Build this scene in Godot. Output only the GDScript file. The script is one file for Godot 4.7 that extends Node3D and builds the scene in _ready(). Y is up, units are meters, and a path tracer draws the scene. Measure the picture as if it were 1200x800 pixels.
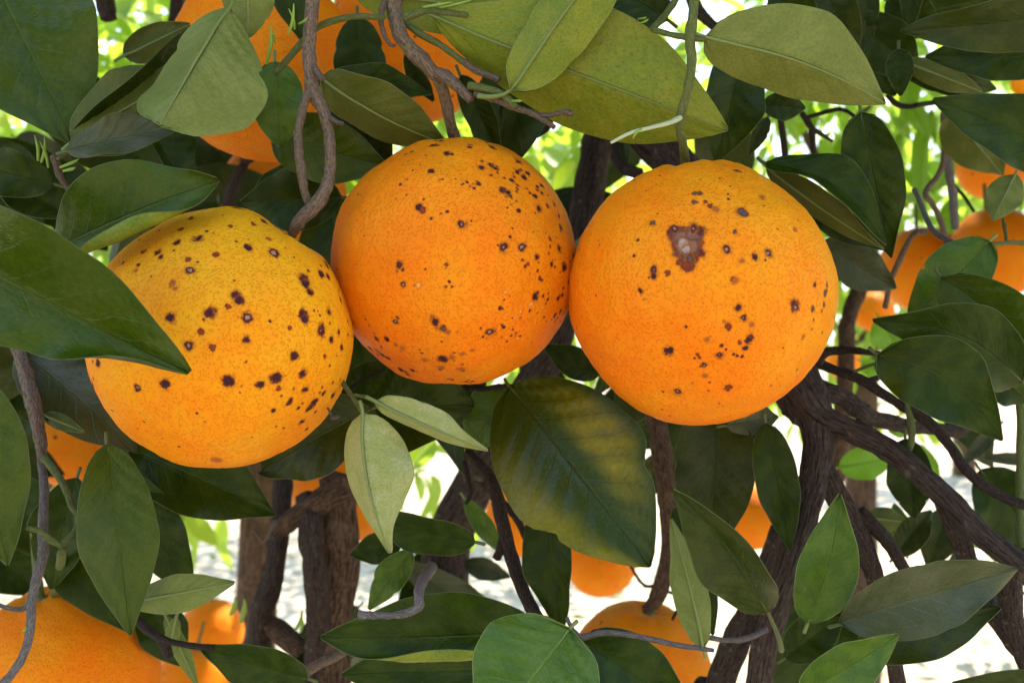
extends Node3D
# An orange tree seen from close by: three spotted oranges, their leaves and twigs, the shaded inside of the tree, and a sunlit orchard behind.
# Places are measured in the photograph's 1200x800 pixels and a distance in metres; P() turns them into points.

const EYE := Vector3(0, 1.15, 0)
const HALF := 0.32492   # tangent of half the vertical field of view (36 degrees)

var rng := RandomNumberGenerator.new()
var M := {}
var taken := {}
var tree: Node3D
var soft := FastNoiseLite.new()


func P(x: float, y: float, d: float) -> Vector3:
	return EYE + Vector3((x - 600.0) / 400.0 * HALF * d, (400.0 - y) / 400.0 * HALF * d, -d)


func width_at(px: float, d: float) -> float:
	return px * d * HALF / 400.0


func lin(r: float, g: float, b: float) -> Color:
	return Color(r, g, b).linear_to_srgb()


func numbered(called: String) -> String:
	var n: int = taken.get(called, 0)
	taken[called] = n + 1
	return called if n == 0 else "%s_%03d" % [called, n]


func put(mesh: Mesh, called: String, parent: Node) -> MeshInstance3D:
	var o := MeshInstance3D.new()
	o.name = numbered(called)
	o.mesh = mesh
	parent.add_child(o, true)
	return o


func thing(called: String, label: String, category: String, at: Vector3, group := "") -> Node3D:
	var o := Node3D.new()
	o.name = numbered(called)
	o.position = at
	o.set_meta("label", label)
	o.set_meta("category", category)
	if group:
		o.set_meta("group", group)
	add_child(o, true)
	return o
const SPOTS_A := "d 113 967 35; d -178 716 35; d -320 690 26; d -455 626 24; d -431 579 19; r -559 638 21; f -606 487 24; d -590 534 14; r -698 548 14; r -242 561 21; o -222 482 28; r -47 596 24; f -338 383 24; f -320 343 16; d 173 657 28; o 357 622 33; f 320 726 21; r 218 839 21; d 294 873 24; r 242 915 17; r 48 807 16; r -298 799 21; r -229 894 24; r 385 907 16; r 325 930 14; d 520 836 28; d 546 820 23; d 762 582 26; d 765 551 23; d 693 478 31; d 753 461 23; d 554 430 42; d 575 395 35; d 606 340 26; r 597 496 12; r 698 539 12; d 780 602 17; d 873 307 23; d 92 305 29; d 104 267 33; r 35 227 19; d -92 184 36; o 161 148 35; d -343 144 31; r -149 45 23; o -225 -45 28; r -74 -60 24; d 163 -8 23; d 554 175 35; d 568 141 31; o 752 196 26; r 464 78 16; o 698 59 42; d 783 -8 23; d 845 49 19; d 926 132 17; d 923 32 14; d 869 -67 23; r 731 -128 17; d 499 -124 31; d 566 -258 29; r 831 -128 7; r -130 132 10; r -173 544 10; r -338 631 10; d -848 -171 26; o -909 -330 23; o -571 -339 24; d -381 -310 35; f -805 -552 26; d 35 -296 38; d 255 -327 26; d 374 -278 42; r 390 -356 19; d 352 -517 17; d 464 -476 21; d 481 -455 19; d 545 -521 14; d 589 -379 24; d 649 -509 28; d 672 -479 29; d 623 -535 21; d 687 -561 12; d 585 -639 23; d 623 -699 14; d 739 -413 21; r 724 -365 12; r 803 -332 14; d 814 -431 23; r 575 -483 10; f 0 -971 17; f -52 -890 45"
const SPOTS_B := "d -160 872 28; r -136 856 17; d -49 782 25; d -97 917 19; d 56 956 25; d -329 836 14; d 115 833 17; d 289 856 31; d 243 900 17; d 497 757 25; d 584 793 22; d 611 772 19; d 206 681 22; d 286 708 25; d 319 689 22; d 490 669 22; d 542 632 25; d 569 664 19; d 517 694 14; d 444 594 19; r 489 558 14; d 389 608 11; d 674 569 19; d 375 497 28; d 410 486 25; d 622 479 22; d 674 507 19; r 639 528 14; d 653 378 25; d 489 344 18; r 722 410 17; d 785 438 19; o 181 542 19; d 150 503 10; d -167 618 22; d -261 354 25; r -236 329 22; o 56 211 31; o 361 49 31; o 507 62 31; d 618 -3 17; g 840 250 25; d 826 347 17; r 729 146 19; r 722 83 11; d 806 69 22; d 944 28 28; d 840 -56 22; d 743 -49 14; r -97 299 8; d -83 556 8; d 56 521 7; d 403 361 7; d 435 201 7; r -354 451 7; d -306 639 7; r -310 740 7; r -208 768 7; d -403 -62 19; d 562 535 8; r 479 500 11; r 438 438 8; o -400 -79 22; o -371 -218 19; o -431 -486 21; d -514 -622 21; d -600 -625 21; r -56 -79 14; r -58 -239 11; f -160 -444 18; d -132 -478 28; g -81 -535 25; f -44 -556 19; o 264 -565 36; d 358 -514 11; r 431 -590 12; r 465 -574 11; d 344 -392 14; d 618 -303 31; d 743 -51 17; d 840 -62 28; d 886 -167 14; d 812 -303 17; d 840 -275 14; d 792 -433 19; d 836 -396 17; d 817 -453 12; d 701 -451 8; d 719 -271 8; r 646 -160 14; r 667 -178 11; d 618 -7 17; r 549 -62 14; r 507 -35 11; d -90 -757 33; f -14 -743 22; f -97 -824 25; f 62 -715 19; f 49 -833 25; r 69 -847 14; f -222 -778 19; f -28 -933 28; d 97 -961 19; d 146 -950 18; d -611 -722 25; g -569 -753 28; d -528 -781 21; d -681 -701 22; d -424 -868 25; d -389 -882 19; d -326 -861 19; d -361 -903 22; f -389 -688 22; f -444 -660 17; f -653 -521 14; d 708 -347 8; r 681 -292 7; p 583 -361 17; p 382 -275 14; p 500 -414 11; p -257 -229 17; p 458 -461 10; p 486 -608 14; p 681 -382 11"
const SPOTS_C := "g -32 659 17; g 0 659 17; g -36 592 18; r 38 599 15; r 70 567 20; f 108 541 25; g 287 516 36; g 268 866 23; g 248 953 15; f 431 643 25; g -315 448 20; d -140 357 66; d -36 357 66; d -125 255 69; d -48 255 69; d -79 166 51; r -83 134 31; k -134 350 54; k -48 350 54; k -121 268 56; k -57 261 56; g -83 197 41; w -104 293 43; w -89 255 33; o -166 401 24; o -38 401 23; g -64 194 28; r -140 166 15; r -83 140 28; g 236 372 15; o 178 248 25; d 366 204 23; w 459 232 25; o 459 232 25; f 276 172 18; o -303 117 25; d -301 76 19; r -213 96 18; f 656 414 20; r 227 48 19; r -471 822 10; d 210 717 6; r 433 563 8; f 229 38 23; d 265 -140 23; o 299 -214 23; f 357 -252 19; r 194 -274 23; f 166 -236 13; d 341 -338 20; d 326 -363 22; d 308 -414 18; r 268 -376 15; d 287 -471 13; d 255 -465 10; d 229 -456 10; d 146 -395 13; o 138 -461 24; f 48 -353 18; r -13 -459 13; r 0 -478 11; o 32 -531 17; f 34 -608 18; d -210 -436 28; o -159 -720 28; r 197 -694 25; d 654 -121 41; o 669 -134 20; d 803 32 18; g 885 -25 25; g 892 32 15; g 876 -108 17; d 860 -153 10; g 790 -138 20; d 796 -217 9; r 780 -280 9; d 857 -302 8; f 713 -338 18; d 599 -762 6; d -395 -19 18; f 955 -191 15"


func _ready() -> void:
	rng.seed = 20240607
	soft.seed = 11
	soft.frequency = 1.0
	var lens := CameraAttributesPhysical.new()
	lens.frustum_focal_length = 12.0 / HALF
	lens.frustum_focus_distance = 0.325
	lens.frustum_near = 0.02
	lens.frustum_far = 400.0
	lens.exposure_aperture = 20.0
	var camera := Camera3D.new()
	camera.name = "camera"
	camera.position = EYE
	camera.fov = 36.0
	camera.near = 0.02
	camera.far = 400.0
	camera.attributes = lens
	add_child(camera)
	camera.make_current()
	var sky_material := ProceduralSkyMaterial.new()
	sky_material.sky_top_color = Color(0.62, 0.73, 0.90)
	sky_material.sky_horizon_color = Color(0.95, 0.96, 0.97)
	sky_material.sky_curve = 0.22
	sky_material.ground_horizon_color = Color(0.80, 0.78, 0.72)
	sky_material.ground_bottom_color = Color(0.55, 0.50, 0.42)
	sky_material.sky_energy_multiplier = 1.0
	var sky := Sky.new()
	sky.sky_material = sky_material
	var env := Environment.new()
	env.background_mode = Environment.BG_SKY
	env.sky = sky
	env.tonemap_mode = Environment.TONE_MAPPER_LINEAR
	env.tonemap_exposure = 3.2
	env.sdfgi_enabled = true
	env.ssao_enabled = true
	env.ssil_enabled = true
	var around := WorldEnvironment.new()
	around.name = "world_environment"
	around.environment = env
	add_child(around)
	var sun := DirectionalLight3D.new()
	sun.name = "sun"
	sun.light_energy = 1.5
	sun.light_color = Color(1.0, 0.95, 0.86)
	sun.light_angular_distance = 0.5
	sun.shadow_enabled = true
	sun.basis = Basis.looking_at(Vector3(-0.38, -0.80, 0.46).normalized(), Vector3.UP)
	add_child(sun)

	make_materials()
	make_ground()
	make_orchard()
	tree = thing("orange_tree", "near citrus tree that fills the picture, with dark glossy leaves and furrowed branches", "tree", Vector3(0.05, 0, -0.75))
	make_branches()
	make_leaves()
	make_inner_leaves()
	make_canopy()
	make_oranges()


# ---------------------------------------------------------------- materials

func noise(seed_: int, freq: float, octaves := 3, kind := FastNoiseLite.TYPE_SIMPLEX_SMOOTH) -> FastNoiseLite:
	var n := FastNoiseLite.new()
	n.noise_type = kind
	n.seed = seed_
	n.frequency = freq
	n.fractal_octaves = octaves
	return n


func plain(color: Color, rough := 0.6, spec := 0.5) -> StandardMaterial3D:
	var m := StandardMaterial3D.new()
	m.albedo_color = color
	m.roughness = rough
	m.metallic_specular = spec
	return m


# The look of one leaf blade: u runs from stalk to tip, v across. blade, patch and vein are linear colours.
func leaf_material(seed_: int, blade: Color, patch: Color, vein: Color, patchiness: float, between_veins: float, specks: float, rough: float, shine := 0.34, soft_edge := 0.8, chlorotic := false) -> StandardMaterial3D:
	const W := 400
	const H := 200
	var big := noise(seed_, 0.011, 3)
	var fine := noise(seed_ + 1, 0.09, 3)
	var dots := noise(seed_ + 2, 0.16, 2)
	var im := Image.create(W, H, false, Image.FORMAT_RGB8)
	var bump := Image.create(W, H, false, Image.FORMAT_L8)
	for y in H:
		var v := (y + 0.5) / H * 2.0 - 1.0
		var a := absf(v)
		for x in W:
			var u := (x + 0.5) / W
			var s := u * 8.5 - pow(a, 0.85) * 1.9 + (0.4 if v > 0 else 0.0) + 0.12 * fine.get_noise_2d(x * 0.2, y * 0.2)
			var side := absf(s - roundf(s))
			var on_side := clampf(1.0 - side / 0.055, 0.0, 1.0) * (1.0 - a * 0.75) * 0.55
			var on_mid := clampf(1.0 - a / (0.045 - 0.03 * u), 0.0, 1.0)
			var b := clampf(0.5 + big.get_noise_2d(x, y) * 1.5 + between_veins * (side - 0.27) * 2.2 - between_veins * maxf(0.0, 0.25 - a) * 1.6, 0.0, 1.0)
			b = smoothstep(1.0 - patchiness - soft_edge, 1.0 - patchiness + soft_edge, b)
			if chlorotic:   # yellow fades in between the veins of one half and along the other edge
				var n1 := big.get_noise_2d(x * 0.6, y * 0.6)
				var m1 := exp(-pow((u - 0.45) / 0.27, 2.0)) * smoothstep(0.12, 0.45, v) * (1.0 - smoothstep(0.72, 1.0, v)) * (0.62 + 0.75 * side)
				var m2 := smoothstep(0.30, 0.85, -v) * smoothstep(0.15, 0.5, u) * 0.75
				b = clampf((m1 + m2) * (1.0 + 0.7 * n1), 0.0, 1.0)
			var c := blade.lerp(patch, b)
			c = c * (1.0 + 0.20 * fine.get_noise_2d(x, y))
			c = c.lerp(vein, maxf(on_mid * 0.75, on_side * 0.75))
			var k := dots.get_noise_2d(x, y)
			if k > 0.62 - specks * 0.22:
				c = c.lerp(Color(0.05, 0.03, 0.012), minf(0.75, specks))
			if k < -0.70 + specks * 0.12:
				c = c.lerp(Color(0.30, 0.30, 0.22), 0.35 * specks)
			im.set_pixel(x, y, c.linear_to_srgb())
			var h := 0.55 - 0.35 * on_side - 0.5 * on_mid + 0.10 * fine.get_noise_2d(x * 2.5, y * 2.5) + 0.12 * cos(s * TAU)
			bump.set_pixel(x, y, Color(h, h, h))
	var m := plain(Color.WHITE, rough, shine)
	m.albedo_texture = ImageTexture.create_from_image(im)
	m.heightmap_enabled = true
	m.heightmap_texture = ImageTexture.create_from_image(bump)
	m.heightmap_scale = 0.06
	m.texture_repeat = false
	return m


func bark_material(seed_: int, dark: Color, light: Color, moss: Color, mossy: float, deep: float) -> StandardMaterial3D:
	const W := 256
	const H := 256
	var long := noise(seed_, 0.035, 4)
	var fine := noise(seed_ + 1, 0.12, 3)
	var broad := noise(seed_ + 2, 0.018, 3)
	var im := Image.create(W, H, false, Image.FORMAT_RGB8)
	var bump := Image.create(W, H, false, Image.FORMAT_L8)
	for y in H:
		for x in W:
			var ang := x / float(W) * TAU   # wraps round the stem
			var cx := cos(ang) * 40.0
			var cy := sin(ang) * 40.0
			var ridge := 1.0 - absf(long.get_noise_3d(cx * 2.8, cy * 2.8, y * 0.30)) * 2.2
			var f := fine.get_noise_3d(cx, cy, y * 0.6)
			var t := clampf(ridge * 0.7 + f * 0.45, 0.0, 1.0)
			var c := dark.lerp(light, t)
			var g := smoothstep(0.15, 0.5, broad.get_noise_3d(cx, cy, y) + mossy - 0.3)
			c = c.lerp(moss, g * 0.7)
			im.set_pixel(x, y, c.linear_to_srgb())
			var h := clampf(0.25 + 0.6 * ridge + 0.2 * f, 0.0, 1.0)
			bump.set_pixel(x, y, Color(h, h, h))
	var m := plain(Color.WHITE, 0.85, 0.35)
	m.albedo_texture = ImageTexture.create_from_image(im)
	m.heightmap_enabled = true
	m.heightmap_texture = ImageTexture.create_from_image(bump)
	m.heightmap_scale = deep
	return m


func make_materials() -> void:
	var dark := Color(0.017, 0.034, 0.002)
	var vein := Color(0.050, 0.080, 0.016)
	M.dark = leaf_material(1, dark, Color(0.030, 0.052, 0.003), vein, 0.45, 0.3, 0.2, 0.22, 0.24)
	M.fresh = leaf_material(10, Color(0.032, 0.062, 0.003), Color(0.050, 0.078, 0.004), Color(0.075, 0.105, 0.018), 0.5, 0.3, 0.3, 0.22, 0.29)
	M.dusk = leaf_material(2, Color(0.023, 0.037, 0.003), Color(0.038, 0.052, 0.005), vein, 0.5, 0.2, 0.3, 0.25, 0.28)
	M.mottled = leaf_material(3, Color(0.024, 0.050, 0.003), Color(0.175, 0.165, 0.005), Color(0.03, 0.045, 0.015), 0.45, 0.6, 0.35, 0.25, 0.34, 0.62, true)
	M.dusty = leaf_material(4, Color(0.042, 0.054, 0.011), Color(0.062, 0.072, 0.026), Color(0.11, 0.14, 0.06), 0.5, 0.1, 0.5, 0.30, 0.40)
	M.bright = leaf_material(5, Color(0.045, 0.100, 0.005), Color(0.075, 0.135, 0.008), Color(0.14, 0.20, 0.03), 0.5, 0.35, 0.2, 0.26)
	M.pale = leaf_material(6, Color(0.125, 0.160, 0.030), Color(0.155, 0.190, 0.042), Color(0.095, 0.125, 0.022), 0.5, 0.1, 0.35, 0.5)
	M.yellowish = leaf_material(7, Color(0.135, 0.190, 0.014), Color(0.185, 0.215, 0.016), Color(0.20, 0.25, 0.05), 0.5, 0.2, 0.5, 0.46)
	M.olive = leaf_material(8, Color(0.065, 0.088, 0.009), Color(0.09, 0.10, 0.012), Color(0.11, 0.13, 0.025), 0.5, 0.2, 0.35, 0.48)
	M.cream = leaf_material(9, Color(0.25, 0.28, 0.070), Color(0.31, 0.32, 0.12), Color(0.32, 0.34, 0.13), 0.5, 0.0, 0.45, 0.55)
	M.midrib = plain(lin(0.15, 0.20, 0.045), 0.5)
	M.midrib_dark = plain(lin(0.065, 0.09, 0.015), 0.5)
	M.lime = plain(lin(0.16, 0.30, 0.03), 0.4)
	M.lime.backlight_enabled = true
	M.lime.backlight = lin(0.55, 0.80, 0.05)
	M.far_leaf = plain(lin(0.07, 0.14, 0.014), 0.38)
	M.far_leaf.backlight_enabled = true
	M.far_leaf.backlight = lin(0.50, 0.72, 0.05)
	M.crown_leaf = plain(lin(0.035, 0.080, 0.012), 0.36)
	M.crown_leaf.backlight_enabled = true
	M.crown_leaf.backlight = lin(0.04, 0.06, 0.005)
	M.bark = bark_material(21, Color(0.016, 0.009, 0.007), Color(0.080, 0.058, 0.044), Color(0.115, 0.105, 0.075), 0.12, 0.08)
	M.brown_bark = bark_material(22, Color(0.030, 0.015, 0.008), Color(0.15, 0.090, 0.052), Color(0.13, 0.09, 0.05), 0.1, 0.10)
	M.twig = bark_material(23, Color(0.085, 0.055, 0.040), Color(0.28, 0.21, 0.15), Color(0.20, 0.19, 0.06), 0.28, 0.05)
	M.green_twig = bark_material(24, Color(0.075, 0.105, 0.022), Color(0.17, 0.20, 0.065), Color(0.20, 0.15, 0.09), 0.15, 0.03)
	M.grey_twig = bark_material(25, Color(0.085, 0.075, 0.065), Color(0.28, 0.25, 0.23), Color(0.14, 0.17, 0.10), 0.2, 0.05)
	M.pale_twig = plain(lin(0.42, 0.48, 0.28), 0.6)
	M.cut_wood = plain(lin(0.40, 0.30, 0.22), 0.8)
	M.shoot = plain(lin(0.20, 0.34, 0.035), 0.45)
	M.calyx = plain(lin(0.10, 0.13, 0.035), 0.65)
	M.dry_leaf = plain(lin(0.30, 0.20, 0.10), 0.8)
	M.weed = plain(lin(0.12, 0.20, 0.04), 0.6)
	var earth := NoiseTexture2D.new()
	earth.noise = noise(31, 0.02, 5)
	earth.width = 512
	earth.height = 512
	earth.seamless = true
	var ramp := Gradient.new()
	ramp.offsets = PackedFloat32Array([0.0, 0.4, 0.6, 1.0])
	ramp.colors = PackedColorArray([lin(0.24, 0.19, 0.13), lin(0.38, 0.32, 0.24), lin(0.46, 0.40, 0.31), lin(0.52, 0.46, 0.38)])
	earth.color_ramp = ramp
	M.earth = plain(Color.WHITE, 0.95, 0.2)
	M.earth.albedo_texture = earth
	M.earth.uv1_triplanar = true
	M.earth.uv1_world_triplanar = true
	M.earth.uv1_scale = Vector3(0.8, 0.8, 0.8)


# ---------------------------------------------------------------- shapes

# A stem through the points [x, y, distance, radius in pixels], round or furrowed, with slightly swollen knots and closed ends.
func stem_points(points: Array) -> Array:
	var out := []
	for p in points:
		out.append([P(p[0], p[1], p[2]), width_at(p[3], p[2])])
	return out


func tube(st: SurfaceTool, line: Array, sides: int, rough: float, base_index := 0, steps := 6) -> int:
	var pts := PackedVector3Array()
	var rad := PackedFloat32Array()
	var n := line.size()
	for i in n - 1:
		var a: Vector3 = line[maxi(i - 1, 0)][0]
		var b: Vector3 = line[i][0]
		var c: Vector3 = line[i + 1][0]
		var d: Vector3 = line[mini(i + 2, n - 1)][0]
		for k in steps:
			var t := k / float(steps)
			pts.append(b.cubic_interpolate(c, a, d, t))
			rad.append(lerpf(line[i][1], line[i + 1][1], t))
	pts.append(line[n - 1][0])
	rad.append(line[n - 1][1])
	var m := pts.size()
	var off := rng.randf() * 50.0
	var along := 0.0
	var tangent := (pts[1] - pts[0]).normalized()
	var side := tangent.cross(Vector3(0.31, 0.17, 0.93)).normalized()
	var rings := []
	for i in m:
		var ahead := (pts[mini(i + 1, m - 1)] - pts[maxi(i - 1, 0)]).normalized()
		side = (side - ahead * side.dot(ahead)).normalized()
		var up := ahead.cross(side)
		if i:
			along += pts[i].distance_to(pts[i - 1])
		var ring := PackedVector3Array()
		for j in sides + 1:
			var ang := (j % sides) / float(sides) * TAU
			var f := 1.0 + rough * soft.get_noise_3d(cos(ang) * 1.4 + off, sin(ang) * 1.4, along / maxf(rad[i], 0.0008) * 0.22) * 2.0
			f += rough * 0.6 * soft.get_noise_2d(off * 3.0, along / maxf(rad[i], 0.0008) * 0.5)
			ring.append(pts[i] + (side * cos(ang) + up * sin(ang)) * rad[i] * f)
		rings.append([ring, along])
	var first := base_index
	var round_ := TAU * rad[0]
	for r in rings:
		for j in sides + 1:
			st.set_uv(Vector2(j / float(sides), r[1] / maxf(round_, 0.01)))
			st.add_vertex(r[0][j])
	for i in m - 1:
		for j in sides:
			var q := first + i * (sides + 1) + j
			for k in [0, 1, sides + 1, 1, sides + 2, sides + 1]:
				st.add_index(q + k)
	# rounded ends
	for e in 2:
		var at: int = 0 if e == 0 else m - 1
		var out_: Vector3 = (pts[0] - pts[1]).normalized() if e == 0 else (pts[m - 1] - pts[m - 2]).normalized()
		var tip := first + m * (sides + 1) + e
		st.set_uv(Vector2(0.5, rings[at][1] / maxf(round_, 0.01)))
		st.add_vertex(pts[at] + out_ * rad[at] * 0.45)
		for j in sides:
			var q := first + at * (sides + 1) + j
			for k in ([q + 1, q, tip] if e == 0 else [q, q + 1, tip]):
				st.add_index(k)
	return first + m * (sides + 1) + 2


func stem(called: String, points: Array, material: Material, sides := 10, rough := 0.10, parent: Node = null) -> MeshInstance3D:
	var st := SurfaceTool.new()
	st.begin(Mesh.PRIMITIVE_TRIANGLES)
	tube(st, stem_points(points), sides, rough)
	st.generate_normals()
	st.set_material(material)
	var o := put(st.commit(), called, parent if parent else tree)
	o.position = -o.get_parent().position if o.get_parent() != self else Vector3.ZERO
	return o


# One leaf: from stalk end b to tip t, w metres across, turned by roll degrees about its length from facing the lens.
# o: front and back (materials), fp/fn fold of the two halves in degrees, cp/cn extra curl towards the edge, arch, twist, wave, peak (where widest), stalk (where the stalk starts).
func leaf_mesh(b: Vector3, t: Vector3, w: float, roll: float, o: Dictionary) -> ArrayMesh:
	const NU := 30
	const NV := 7
	var x := (t - b).normalized()
	var length := b.distance_to(t)
	var n := (EYE - (b + t) * 0.5).normalized()
	n = (n - x * n.dot(x)).normalized().rotated(x, deg_to_rad(roll))
	var y := n.cross(x)
	var fp: float = deg_to_rad(o.get("fp", 22.0))
	var fn: float = deg_to_rad(o.get("fn", 22.0))
	var cp: float = deg_to_rad(o.get("cp", 0.0))
	var cn: float = deg_to_rad(o.get("cn", 0.0))
	var arch: float = o.get("arch", 0.065)
	var twist: float = deg_to_rad(o.get("twist", 0.0))
	var wave: float = o.get("wave", 0.14)
	var peak: float = o.get("peak", 0.45)
	var blunt: float = o.get("blunt", 0.0)
	var tail: float = o.get("tail", 0.14)
	var bend: float = o.get("bend", 0.0)
	var from_u: float = o.get("curl_from", 0.0)
	var power := log(0.5) / log(peak)
	var phase: float = o.get("phase", rng.randf() * 10.0)
	var wp: float = o.get("wp", 1.0)
	var wn: float = o.get("wn", 1.0)
	var nick := rng.randf_range(0.25, 0.9)
	var nick_deep := rng.randf_range(0.0, 0.16) if rng.randf() < 0.35 and not o.has("nick") else 0.0
	var grid := []
	for i in NU + 1:
		var u := i / float(NU)
		var s := sin(PI * pow(u, power))
		var hw := w * 0.5 * pow(maxf(s, 0.0), lerpf(0.62, 0.95 - blunt, u)) + 0.0004
		hw *= 1.0 - tail * smoothstep(0.5, 0.88, u) * (1.0 - smoothstep(0.93, 1.0, u) * 0.5)
		hw *= 1.0 + 0.03 * sin(u * 23.0 + phase) * u + 0.05 * sin(u * 5.0 + phase * 1.3) - nick_deep * exp(-pow((u - nick) / 0.03, 2.0))
		var mid := x * (length * u) + n * (arch * length * sin(PI * u)) + y * (bend * length * sin(PI * u))
		var turn := twist * (u - 0.5)
		var ny := y * cos(turn) + n * sin(turn)
		var nn := n * cos(turn) - y * sin(turn)
		var row := PackedVector3Array()
		row.resize(NV * 2 + 1)
		for half in 2:
			var sgn := 1.0 if half == 0 else -1.0
			var a := 0.0
			var r := 0.0
			var fold: float = (fp if half == 0 else fn) * (0.6 + 0.4 * sin(PI * u))
			var curl: float = (cp if half == 0 else cn) * (smoothstep(from_u, minf(from_u + 0.25, 0.95), u) if from_u > 0.0 else sin(PI * clampf(u * 1.1, 0, 1)))
			row[NV] = mid
			for k in NV:
				var v := (k + 1.0) / NV
				var ang := fold + curl * pow(v, 2.2)
				a += cos(ang) / NV
				r += sin(ang) / NV
				var h := wave * w * (sin(u * 9.0 + phase + half * 1.7) + 0.5 * sin(u * 17.0 + phase * 2.0 + half)) * v * v * 0.5
				h += 0.020 * w * cos((u * 8.5 - v * 1.9 + half * 0.4) * TAU) * v * (1.0 - v) * 2.0
				row[NV + int(sgn) * (k + 1)] = mid + ny * (sgn * a * hw * (wp if half == 0 else wn)) + nn * (r * hw + h)
		grid.append(row)
	var across := NV * 2 + 1
	var normals := []
	for i in NU + 1:
		var row := PackedVector3Array()
		for j in across:
			var du: Vector3 = grid[mini(i + 1, NU)][j] - grid[maxi(i - 1, 0)][j]
			var dv: Vector3 = grid[i][mini(j + 1, across - 1)] - grid[i][maxi(j - 1, 0)]
			var nv := du.cross(dv).normalized()
			row.append(nv if nv.length() > 0.5 else n)
		normals.append(row)
	var mesh := ArrayMesh.new()
	for face in 2:
		var st := SurfaceTool.new()
		st.begin(Mesh.PRIMITIVE_TRIANGLES)
		var up := 1.0 if face == 0 else -1.0
		for i in NU + 1:
			for j in across:
				st.set_uv(Vector2(i / float(NU), j / float(across - 1)))
				st.set_normal(normals[i][j] * up)
				st.add_vertex(grid[i][j] + normals[i][j] * up * 0.00014)
		for i in NU:
			for j in across - 1:
				var q := i * across + j
				for k in ([0, 1, across, 1, across + 1, across] if face == 0 else [0, across, 1, 1, across, across + 1]):
					st.add_index(q + k)
		st.set_material(o.front if face == 0 else o.back)
		st.commit(mesh)
	# stalk and the ridge of the midrib, which stands out on the underside
	var st2 := SurfaceTool.new()
	st2.begin(Mesh.PRIMITIVE_TRIANGLES)
	var under: float = o.get("under", -1.0)
	var rib := []
	for i in range(0, NU + 1, 5):
		var u := i / float(NU)
		var thick := lerpf(0.00062, 0.00016, u)
		rib.append([grid[i][NV] + normals[i][NV] * under * (thick * 0.75), thick])
	if o.has("stalk"):
		var from: Vector3 = o.stalk - b
		rib.push_front([from.lerp(Vector3.ZERO, 0.5) - x * from.length() * 0.12, 0.0009])
		rib.push_front([from, 0.0011])
	else:
		rib.push_front([-x * 0.004 - n * 0.001, 0.0007])
	var stub := tube(st2, rib, 6, 0.05, 0, 3)
	var used := stub
	for j in [0, across - 1]:   # the thin pale rim that closes the blade
		var rim := []
		for i in range(0, NU + 1, 2):
			rim.append([grid[i][j], 0.00017])
		used = tube(st2, rim, 4, 0.0, used, 2)
	st2.generate_normals()
	st2.set_material(o.rib)
	st2.commit(mesh)
	return mesh


# How the kinds of leaf look: d dark, k dusky, f fresh, m mottled, g dusty, b bright (all seen from above); p pale, y yellowish, o olive, c cream (seen from below); l lit lime.
func look(kind: String) -> Dictionary:
	match kind:
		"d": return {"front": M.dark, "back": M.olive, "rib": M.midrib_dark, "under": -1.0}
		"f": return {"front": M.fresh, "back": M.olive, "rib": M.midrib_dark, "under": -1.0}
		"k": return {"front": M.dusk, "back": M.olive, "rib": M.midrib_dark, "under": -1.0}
		"m": return {"front": M.mottled, "back": M.yellowish, "rib": M.midrib_dark, "under": -1.0}
		"g": return {"front": M.dusty, "back": M.olive, "rib": M.midrib_dark, "under": -1.0}
		"b": return {"front": M.bright, "back": M.yellowish, "rib": M.midrib, "under": -1.0}
		"p": return {"front": M.pale, "back": M.dark, "rib": M.midrib, "under": 1.0, "fp": -14.0, "fn": -14.0}
		"y": return {"front": M.yellowish, "back": M.dark, "rib": M.midrib, "under": 1.0, "fp": -10.0, "fn": -10.0}
		"o": return {"front": M.olive, "back": M.dark, "rib": M.midrib, "under": 1.0, "fp": -14.0, "fn": -14.0}
		"c": return {"front": M.cream, "back": M.olive, "rib": M.midrib, "under": 1.0, "fp": -14.0, "fn": -14.0}
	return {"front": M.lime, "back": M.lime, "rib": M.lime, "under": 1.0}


func leaf(kind: String, bx: float, by: float, bd: float, tx: float, ty: float, td: float, wide: float, roll := 0.0, more := {}, label := "") -> MeshInstance3D:
	var o := look(kind)
	o.merge(more, true)
	var b := P(bx, by, bd)
	if o.has("sx"):
		o.stalk = P(o.sx, o.sy, o.get("sd", bd))
	var m := put(leaf_mesh(b, P(tx, ty, td), width_at(wide, (bd + td) * 0.5), roll, o), "leaf", tree)
	m.position = b - tree.position
	if label:
		m.set_meta("label", label)
	return m


# ---------------------------------------------------------------- ground and the orchard behind

func make_ground() -> void:
	var sheet := PlaneMesh.new()
	sheet.size = Vector2(300, 300)
	sheet.material = M.earth
	var o := put(sheet, "ground", self)
	o.set_meta("kind", "structure")
	o.set_meta("label", "sunlit pale dry earth of the orchard floor")
	litter("leaf_litter", "dry fallen leaves strewn over the orchard floor", M.dry_leaf, 2600, 0.035, 0.012, 9.0)
	litter("weeds", "low green weeds sprouting from the orchard floor", M.weed, 1500, 0.05, 0.05, 9.0)


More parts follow.
